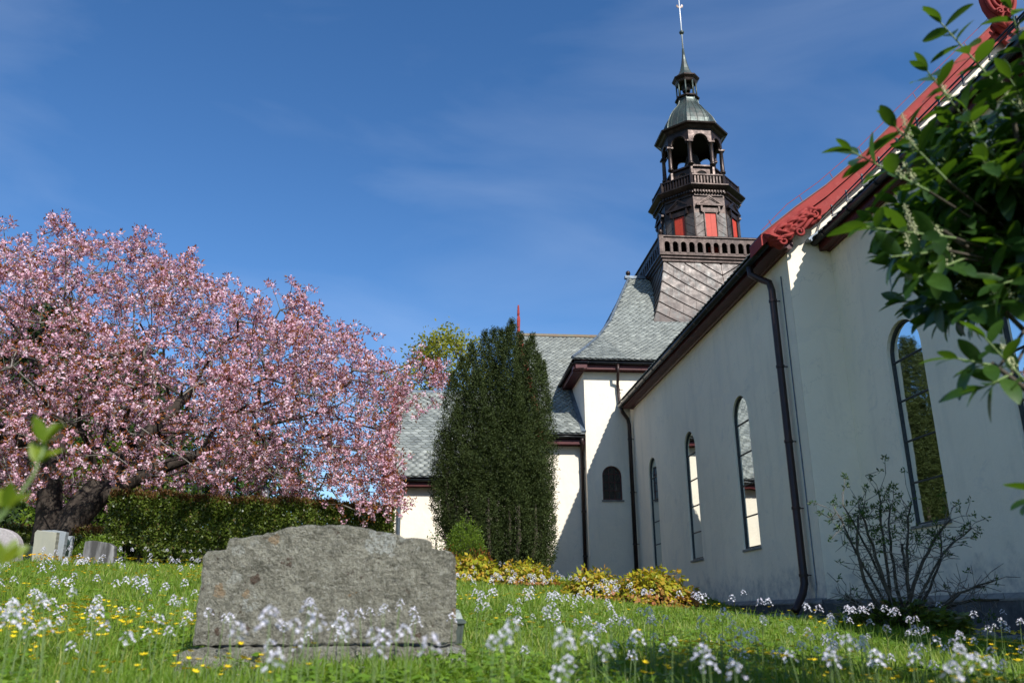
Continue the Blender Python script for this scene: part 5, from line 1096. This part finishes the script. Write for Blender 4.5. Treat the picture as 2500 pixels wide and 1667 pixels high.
def laurel():
    root = (2.75, 2.4, g1(2.75, 2.4)); T = thing('laurel_shrub', root, 'large cherry laurel with glossy leaves and cream flower spikes at the right edge', 'shrub')
    LM = [oval_leaf(.106, .046, c, f, M['laurel']) for c, f in ((.12, .25), (.25, .15), (.05, .35), (.35, .2), (.18, .1))]; SPK = spike_mesh()
    hub = Vector((2.05, 2.35, 1.05)); shoots = []
    # (base, tip) of the shoots that make the outline, then a mass of others
    shoots += [((1.74, 2.0, 1.36), (1.475, 2.0, 1.73)), ((1.62, 2.05, 1.30), (1.40, 2.0, 1.55)), ((1.36, 2.0, 1.14), (1.12, 2.0, 1.26)), ((1.42, 2.0, 1.18), (1.255, 1.98, 1.335)), ((1.45, 2.05, 1.02), (1.13, 2.0, 1.02)), ((1.42, 2.05, .98), (1.20, 2.02, .94)), ((1.5, 2.1, .98), (1.27, 2.02, .88)),
               ((1.66, 2.1, .86), (1.42, 2.05, .80)), ((1.55, 2.0, .56), (1.42, 2.0, .70)), ((1.47, 2.0, .62), (1.33, 2.0, .64)), ((1.50, 2.0, .60), (1.36, 1.98, .55)), ((1.85, 2.1, 1.5), (1.72, 2.0, 1.80)), ((1.8, 2.0, 1.25), (1.62, 1.95, 1.50)), ((1.75, 2.1, .35), (1.47, 2.0, .27)), ((1.75, 2.1, .95), (1.5, 2.0, .86)), ((1.62, 2.05, 1.2), (1.50, 2.0, 1.42))]
    shoots = [((b[0]+.03, b[1], b[2]), (t_[0]+.055, t_[1], t_[2])) for b, t_ in shoots]
    for i in range(300):
        a = rng.uniform(0, 2*np.pi); u = rng.uniform(-.7, 1); rr = math.sqrt(max(0, 1-u*u)); d = Vector((math.cos(a)*rr, math.sin(a)*rr, u)); k = rng.uniform(.35, 1)
        tip = Vector((1.90, 2.26, 1.18))+Vector((d.x*.52*k, d.y*.40*k, d.z*.42*k))
        if (tip.z < .84 and tip.x < 2.0) or tip.x < .60*tip.y: continue
        base = tip+(hub-tip)*.28-d*.05+Vector((.08, .04, -.02)); shoots.append((tuple(base), tuple(tip)))
    A, B, LV = [], [], []
    for s, (b, t) in enumerate(shoots):
        b, t = Vector(b), Vector(t); ax = (t-b).normalized(); Ln = (t-b).length; near = min(1, 1); A.append(tuple(b)); B.append(tuple(t))
        nl = max(6, int(Ln/.021)); side = ax.cross(Vector((0, 0, 1))).normalized()
        for j in range(nl+2):
            f = .12+.88*min(1, j/nl); p = b+ax*Ln*f; ang = 2.4*j+rng.uniform(-.5, .5); rd = (side*math.cos(ang)+ax.cross(side)*math.sin(ang)).normalized()
            la = (ax*rng.uniform(.35, .9)+rd*1.0+Vector((0, 0, -.28))).normalized() if j < nl else (ax+rd*.25).normalized(); x, y, z = frame_of(la, ax*.5+Vector((0, 0, 1))+Vector(rng.normal(size=3)*.3)); sc_ = rng.uniform(.72, 1.12)*(.75 if j >= nl else 1)
            LV.append((Matrix(((x.x*sc_, y.x*sc_, z.x*sc_, p.x), (x.y*sc_, y.y*sc_, z.y*sc_, p.y), (x.z*sc_, y.z*sc_, z.z*sc_, p.z), (0, 0, 0, 1))), LM[rng.integers(0, 5)]))
        if s % 4 == 0 or s < 9:
            for q in range(2):
                o = link('flower_spike', SPK, T); p = b+ax*Ln*rng.uniform(.1, .7); x, y, z = frame_of(Vector(rng.normal(size=3)), (0, 0, 1)); up = (Vector((0, 0, 1))+Vector(rng.normal(size=3)*.35)+ax*.4).normalized(); zx = up.orthogonal().normalized(); zy = up.cross(zx)
                o.matrix_parent_inverse = Matrix.Translation(-Vector(root)); o.matrix_basis = Matrix(((zx.x, zy.x, up.x, p.x), (zx.y, zy.y, up.y, p.y), (zx.z, zy.z, up.z, p.z), (0, 0, 0, 1)))
    LV.sort(key=lambda m: m[0].translation.length+(5 if m[0].translation.x > .86*m[0].translation.y else 0))
    for m, me in LV[:300]:
        o = link('leaf', me, T); o.matrix_parent_inverse = Matrix.Translation(-Vector(root)); o.matrix_basis = m
    # the unseen bulk of the shrub to the right, towards the sun, as one part
    LB = list(LV[300:])
    for i in range(3200):
        d = Vector(rng.normal(size=3)).normalized(); k = rng.uniform(.45, 1)**.5; p = Vector((2.75, 1.75, 1.35))+Vector((d.x*.95*k, d.y*1.05*k, d.z*1.35*k))
        if p.x < .90*p.y+.12: continue
        x, y, z = frame_of(d+Vector(rng.normal(size=3)*.6), (0, 0, 1)); LB.append((Matrix(((x.x, y.x, z.x, p.x), (x.y, y.y, z.y, p.y), (x.z, y.z, z.z, p.z), (0, 0, 0, 1))), LM[i % 5]))
    V_, F_, R_ = [], [], []; off = 0
    for m, me in LB:
        co = np.array([v.co[:] for v in me.vertices]); mm = np.array(m); V_.append(co @ mm[:3, :3].T+mm[:3, 3]); f = np.array([p.vertices[:] for p in me.polygons])+off; off += len(co); F_.append(f); R_.append(np.full(len(f), rng.random()))
    o = link('foliage', mesh_np('foliage', np.vstack(V_), np.vstack(F_), M['laurel'], np.concatenate(R_), True), T); o['kind'] = 'stuff'
    seg_tubes('shoots', A, B, .0042, .0022, M['stem'], T, 6)['kind'] = 'stuff'
    for i, P in enumerate(([root, (2.6, 2.4, .2), (2.2, 2.35, .6), (1.95, 2.35, .95), (1.78, 2.1, 1.25), (1.70, 2.0, 1.42)], [(2.3, 2.35, .5), (1.9, 2.2, .52), (1.66, 2.05, .54), (1.56, 2.0, .56), (1.48, 2.0, .63)], [(2.5, 2.4, .3), (2.5, 2.1, 1.2), (2.6, 1.9, 2.0)], [(2.2, 2.35, .6), (1.9, 2.3, .75), (1.6, 2.1, .85)], [(1.95, 2.35, .95), (1.7, 2.2, 1.0), (1.45, 2.05, 1.04)])):
        mb = MB(); mb.tube(P, list(np.linspace(.026 if i in (0, 2) else .012, .006, len(P))), 8); mb.build('branch', 'darktwig', T, True)
    # connect shoot bases to the hub branches
    seg_tubes('branchlets', A, [tuple(Vector(a)+(hub-Vector(a))*.75) for a in A], .004, .007, M['darktwig'], T, 5)['kind'] = 'stuff'
laurel()

# young shoots close to the lens at the left edge
def sapling():
    root = (-.78, 1.05, g1(-.78, 1.05)); T = thing('sapling', root, 'blurred young sapling with bright green leaves at the left edge, close to the camera', 'sapling')
    LM = [oval_leaf(.036, .017, c, .25, M['budgreen']) for c in (.1, .3, -.1)]
    def put(p, d, s):
        x, y, z = frame_of(d, Vector((.2, -.6, .7))+Vector(rng.normal(size=3)*.4)); o = link('leaf', LM[rng.integers(0, 3)], T); o.matrix_parent_inverse = Matrix.Translation(-Vector(root)); o.matrix_basis = Matrix(((x.x*s, y.x*s, z.x*s, p[0]), (x.y*s, y.y*s, z.y*s, p[1]), (x.z*s, y.z*s, z.z*s, p[2]), (0, 0, 0, 1)))
    for P, r in (([root, (-.68, 1.08, -.15), (-.58, 1.1, .06), (-.525, 1.1, .13), (-.505, 1.1, .17), (-.498, 1.1, .205)], .0045), ([(-.72, 1.06, -.28), (-.60, 1.1, -.02), (-.535, 1.1, .04), (-.522, 1.1, .06)], .003), ([(-.66, 1.08, -.10), (-.56, 1.1, .10), (-.53, 1.1, .125)], .003)):
        mb = MB(); mb.tube(P, list(np.linspace(r, r*.45, len(P))), 7); mb.build('stem', 'stem', T, True)
    for c, n in (((-.498, 1.1, .21), 6), ((-.502, 1.1, .185), 4), ((-.53, 1.1, .125), 6), ((-.522, 1.1, .062), 5)):
        for i in range(n): put(c, (math.cos(i*2.4)*.7, rng.uniform(-.4, .4), .75+.3*math.sin(i*1.7)), rng.uniform(.75, 1.05))
sapling()

# ------------------------------------------------------------------ lawn: grass, low leaves, flowers
def lawn_pts(n, y0, y1, pw, mx_=.5):
    u = rng.random(n); e = 1-pw; y = (y0**e+u*(y1**e-y0**e))**(1/e); x = rng.uniform(-.68, .84, n)*y+rng.uniform(-mx_, mx_, n)
    ok = (x < 5.9) & ~((x > -1.17) & (x < .17) & (y > 4.1) & (y < 4.78)) & ~((x > 6.6) & (y < 13))
    return x[ok], y[ok]
def blades(n):
    x, y = lawn_pts(n, 2.2, 19, .75); n = len(x); z = gz(x, y); cl = .5+.5*np.sin(x*2.1+1.3*np.sin(y*1.7))*np.sin(y*2.4+x*.8)
    h = rng.uniform(.035, .085, n)*(.75+.55*cl)*(1+y/45)*np.where(rng.random(n) < .04, 1.9, 1); w = rng.uniform(.0022, .0042, n)*(1+y/5.0)
    a = rng.uniform(0, 2*np.pi, n); lean = rng.uniform(.1, .75, n)*h; d = np.stack([np.cos(a), np.sin(a), 0*a], 1); s = np.stack([-np.sin(a), np.cos(a), 0*a], 1)
    fa = rng.uniform(0, 2*np.pi, n); s = np.stack([np.cos(fa), np.sin(fa)*.35, 0*a], 1)
    b = np.stack([x, y, z-.006], 1); m = b+d*(lean*.35)[:, None]+np.array([0, 0, 1])*(h*.6)[:, None]; t = b+d*lean[:, None]+np.array([0, 0, 1])*h[:, None]*(1-.15*rng.random(n))[:, None]
    W_ = w[:, None]*s; v = np.stack([b-W_*.5, b+W_*.5, m+W_*.42, m-W_*.42, t], 1).reshape(-1, 3); i = np.arange(n)[:, None]*5
    f = np.concatenate([i+[[0, 1, 2]], i+[[0, 2, 3]], i+[[3, 2, 4]]], 1).reshape(-1, 3)
    r = np.repeat(np.clip(rng.random(n)*.6+.35*(.5+.5*np.sin(x*.9+y*.6)*np.sin(y*.5-x*.4))+rng.normal(0, .04, n), 0, .999), 3)
    o = link('grass', mesh_np('grass', v, f, M['grass'], r)); tag(o, 'green spring grass of the churchyard lawn', 'grass', kind='stuff'); return n
print('blades', blades(270000))
x, y = lawn_pts(34000, 2.4, 10, 1.2); k = (np.sin(x*2.3+.5)*np.sin(y*1.9+1)+.6*np.sin(x*5+y*3)) > -.15; x, y = x[k], y[k]; n = len(x)
p = np.stack([x, y, gz(x, y)+rng.uniform(.02, .085, n)], 1); a = rng.uniform(0, 6.28, n)
o = leaves_obj('low_leaves', p, unit(np.stack([np.cos(a), np.sin(a), rng.uniform(-.1, .5, n)], 1)), rng.uniform(.018, .05, n), rng.uniform(.016, .042, n), M['clover'], None, -.06, nrm=unit(np.stack([rng.normal(0, .35, n), rng.normal(0, .35, n)-.2, np.ones(n)], 1))); tag(o, 'low broad green leaves of celandine and clover between the grass', 'ground cover', kind='stuff')

def cuckoo_parts(k):
    r = np.random.default_rng(100+k); bend = r.uniform(-.03, .03, 2); H = .30; pth = [(bend[0]*t*t, bend[1]*t*t, H*t) for t in np.linspace(0, 1, 6)]
    mb = MB(); mb.tube(pth, [.0026, .0024, .0022, .002, .0018, .0014], 5)
    for t in (.15, .35, .55):
        q = np.array(pth[int(t*5)]); a = r.uniform(0, 6.28); d = np.array((math.cos(a), math.sin(a), .9)); d /= np.linalg.norm(d); s = np.array((-math.sin(a), math.cos(a), 0))*.003
        mb.add([q, q+d*.015+s, q+d*.034, q+d*.015-s], [(0, 1, 2, 3)])
    st = bpy.data.meshes.new('stem'); st.from_pydata(mb.v, [], mb.f); st.materials.append(M['stem']); st.update()
    P, A, L_ = [], [], []; nf = r.integers(7, 13); top = np.array(pth[-1])
    for i in range(nf):
        a = i*2.4+r.uniform(-.3, .3); hgt = -.045*(i/nf)**1.2; rad = .008+.017*(i/nf)**.7; c = top+np.array((math.cos(a)*rad, math.sin(a)*rad, hgt+.008)); ax = np.array((math.cos(a)*.7, math.sin(a)*.7, .8)); ax /= np.linalg.norm(ax)
        u = np.cross(ax, (0, 0, 1)); u /= np.linalg.norm(u)+1e-9; w = np.cross(ax, u)
        for j in range(4):
            b = j*1.5708+r.uniform(-.2, .2); d = u*math.cos(b)+w*math.sin(b)+ax*.45; P.append(c); A.append(d/np.linalg.norm(d)); L_.append(r.uniform(.0085, .0115))
    v, f = leaf_geo(np.array(P), np.array(A), np.array(L_), np.array(L_)*.85, -.08); bl = mesh_np('blossom', v, f, M['petal'], rng.random(len(f))); return st, bl
CK = [cuckoo_parts(k) for k in range(8)]
near = [(-0.302, 1.7, 0.004), (-0.306, 1.9, -0.017), (-0.39, 1.8, -0.023), (-0.316, 2.2, 0.024), (-0.242, 2.0, -0.009), (-0.177, 1.9, -0.026), (-0.22, 2.3, -0.016), (-0.122, 2.0, -0.036), (-0.118, 2.4, -0.049), (-0.046, 1.9, -0.031), (0.018, 1.7, -0.047), (-0.136, 2.1, -0.074), (-0.289, 1.6, -0.069), (-0.371, 2.2, -0.067), (-0.346, 2.4, -0.068), (0.161, 1.7, -0.018), (0.109, 1.7, -0.047), (0.137, 1.8, -0.038), (0.227, 1.6, -0.035), (0.257, 1.7, -0.049), (0.412, 2.2, -0.054), (0.377, 1.9, -0.076), (0.26, 1.7, -0.108), (0.3, 1.9, -0.096), (0.6, 2.6, -0.059), (0.712, 2.6, -0.077), (0.561, 1.8, -0.074), (0.57, 1.6, -0.098), (0.646, 2.0, -0.105), (0.889, 1.8, -0.057), (1.018, 2.1, -0.09), (1.021, 2.2, -0.108), (1.253, 2.4, -0.114), (0.908, 1.5, -0.096), (1.121, 1.8, -0.075), (1.172, 1.8, -0.096), (1.388, 2.1, -0.117), (1.343, 2.4, -0.121), (1.123, 2.6, -0.121), (-0.912, 2.0, 0.025), (-1.049, 2.3, 0.004), (-1.094, 2.6, 0.054), (-1.266, 3.2, 0.087), (-0.994, 2.4, -0.017), (-0.878, 2.6, -0.053), (-1.234, 2.8, -0.037), (-1.106, 3.0, -0.022)]
spots = [(x, y, zt-g1(x, y)) for x, y, zt in near]
x, y = lawn_pts(2600, 3.2, 17, .6); w = np.sin(x*1.1+.4)*np.sin(y*.9-x*.5)+.5*np.sin(x*3.1+y*2.2)+(x > .2)*.35; o_ = np.argsort(-(w*.55+rng.normal(0, .9, len(x))-2.2*((x > 2.2) & (y > 6)) -.6*(y > 11)))[:640]
rest = sorted(zip(x[o_], y[o_]), key=lambda q: q[1])
spots += [(a, b, rng.uniform(.17, .33)*(1 if b < 10 else .9)) for a, b in rest]
for i, (a, b, h) in enumerate(spots[:300]):
    T = thing('cuckoo_flower', (a, b, g1(a, b)), 'pale lilac cuckooflower on a thin upright stem in the lawn', 'flower', 'cuckooflowers in the lawn'); sxy = rng.uniform(.6, .92); T.scale = (sxy, sxy, max(h, .1)/.30); T.rotation_euler = (0, 0, rng.uniform(0, 6.28)); st, bl = CK[i % 8]
    for nm, me in (('stem', st), ('blossom', bl)):
        o = bpy.data.objects.new(nm, me); COL.objects.link(o); o.parent = T
    # keep the blossoms round although the stem is stretched
    sz = T.scale[2]/sxy; o.scale = (1, 1, 1/sz); o.location = (0, 0, .30-.30/sz)
def scatter(name, label, cat, meshes, pos, scl):
    V_, F_, R_ = [], [], []; off = 0
    for (a, b), s in zip(pos, scl):
        me = meshes[rng.integers(0, len(meshes))]; th = rng.uniform(0, 6.28); c, sn = math.cos(th), math.sin(th); co = me[0] @ np.array([[c, sn, 0], [-sn, c, 0], [0, 0, 1]])*s+np.array([a, b, g1(a, b)]); V_.append(co); F_.append(me[1]+off); off += len(co); R_.append(np.full(len(me[1]), rng.random()))
    o = link(name, mesh_np(name, np.vstack(V_), np.vstack(F_), meshes[0][2], np.concatenate(R_))); return tag(o, label, cat, kind='stuff')
def as_np(me): return (np.array([v.co[:] for v in me.vertices]), np.array([p.vertices[:] for p in me.polygons if len(p.vertices) == 4 and p.material_index == 0]), me.materials[0])
pos = [(a, b) for a, b, h in spots[300:]]
scatter('far_cuckoo_flowers', 'scattered pale lilac cuckooflowers in the farther lawn', 'flowers', [as_np(b) for _, b in CK], pos, [1.05]*len(pos))

def cup_flower(k, mat, n, L_, h, up):
    r = np.random.default_rng(500+k); a = np.arange(n)*2*np.pi/n+r.uniform(-.1, .1, n); tilt = r.uniform(-.4, .4, 2); c = np.array((0, 0, h)); A = unit(np.stack([np.cos(a), np.sin(a), np.full(n, up)+np.cos(a)*tilt[0]], 1))
    v, f = leaf_geo(np.repeat(c[None], n, 0), A, np.full(n, L_), np.full(n, L_*.55), -.03, nrm=np.repeat(np.array([[0, 0, 1.]]), n, 0)); mb = MB(); mb.tube([(0, 0, 0), (.004, 0, h*.6), (0, 0, h-.002)], .0013, 4)
    me = bpy.data.meshes.new('flower'); q = len(v); vv = [tuple(p) for p in v]+mb.v; ff = [tuple(t) for t in f]+[tuple(i+q for i in t) for t in mb.f]
    if mat == 'daisy':
        q = len(vv); vv += [(math.cos(t)*.0055, math.sin(t)*.0055, h+.003) for t in np.linspace(0, 6.28, 9)[:-1]]; ff.append(tuple(range(q, q+8)))
    me.from_pydata(vv, [], ff); me.materials.append(M[mat]); me.materials.append(M['stem']); me.materials.append(M['yellow'])
    for p in me.polygons: p.material_index = 0 if p.index < n else 1
    if mat == 'daisy': me.polygons[-1].material_index = 2
    me.update(); return me
YF = [cup_flower(k, 'yellow', 8, .0165, .105, .45) for k in range(5)]
x, y = lawn_pts(9000, 3.2, 17.5, .6); w = np.sin(x*1.4+2)*np.sin(y*1.1+x*.3)+.6*np.sin(x*3.7-y*2.3)+(x < -.5)*.75+(y > 9)*.2; o_ = np.argsort(-(w+rng.normal(0, .6, len(x))))[:2700]
yl = sorted(zip(x[o_], y[o_]), key=lambda q: q[1])
for i, (a, b) in enumerate(yl[:300]):
    o = bpy.data.objects.new('celandine_flower', YF[i % 5]); COL.objects.link(o); o.location = (a, b, g1(a, b)); s = rng.uniform(.8, 1.25); o.scale = (s, s, s*rng.uniform(.8, 1.3)); o.rotation_euler = (rng.normal(0, .12), rng.normal(0, .12), rng.uniform(0, 6.28)); tag(o, 'small glossy yellow celandine flower low in the grass', 'flower', 'yellow celandine flowers in the lawn')
scatter('far_celandine_flowers', 'scattered small yellow celandine flowers in the farther lawn', 'flowers', [as_np(m) for m in YF], yl[300:], [1.35]*len(yl[300:]))
DF = [cup_flower(k, 'daisy', 14, .010, .06, .2) for k in range(3)]
x, y = lawn_pts(120, 3.1, 6, 1.2)
for i, (a, b) in enumerate(list(zip(x, y))[:70]):
    o = bpy.data.objects.new('daisy', DF[i % 3]); COL.objects.link(o); o.location = (a, b, g1(a, b)); o.rotation_euler = (rng.normal(.15, .15), rng.normal(0, .15), rng.uniform(0, 6.28)); tag(o, 'small white daisy with yellow centre in the near grass', 'flower', 'daisies in the near grass')
OF = [cup_flower(k, 'orange', 7, .028, .14, .5) for k in range(4)]
T = thing('flower_clump', (-5.5, 13.3, g1(-5.5, 13.3)), 'clump of orange-yellow flowers before the sandy upright gravestone', 'flowers')
mb = None
for i in range(46):
    a, b = -5.55+rng.normal(0, .26), 13.3+rng.normal(0, .16); o = link('flower', OF[i % 4], T); s = rng.uniform(.9, 1.4); o.matrix_parent_inverse = Matrix.Translation(-Vector(T.location)); o.location = (a, b, g1(a, b)-.02); o.scale = (s, s, s); o.rotation_euler = (rng.normal(.2, .2), rng.normal(0, .2), rng.uniform(0, 6))
n = 260; pp = np.stack([-5.55+rng.normal(0, .3, n), 13.3+rng.normal(0, .18, n), np.zeros(n)], 1); pp[:, 2] = gz(pp[:, 0], pp[:, 1]); leaves_obj('leaves', pp, rand_dirs(n, 1.2), rng.uniform(.12, .2, n), .012, M['grass'], T, .05, kind='stuff')
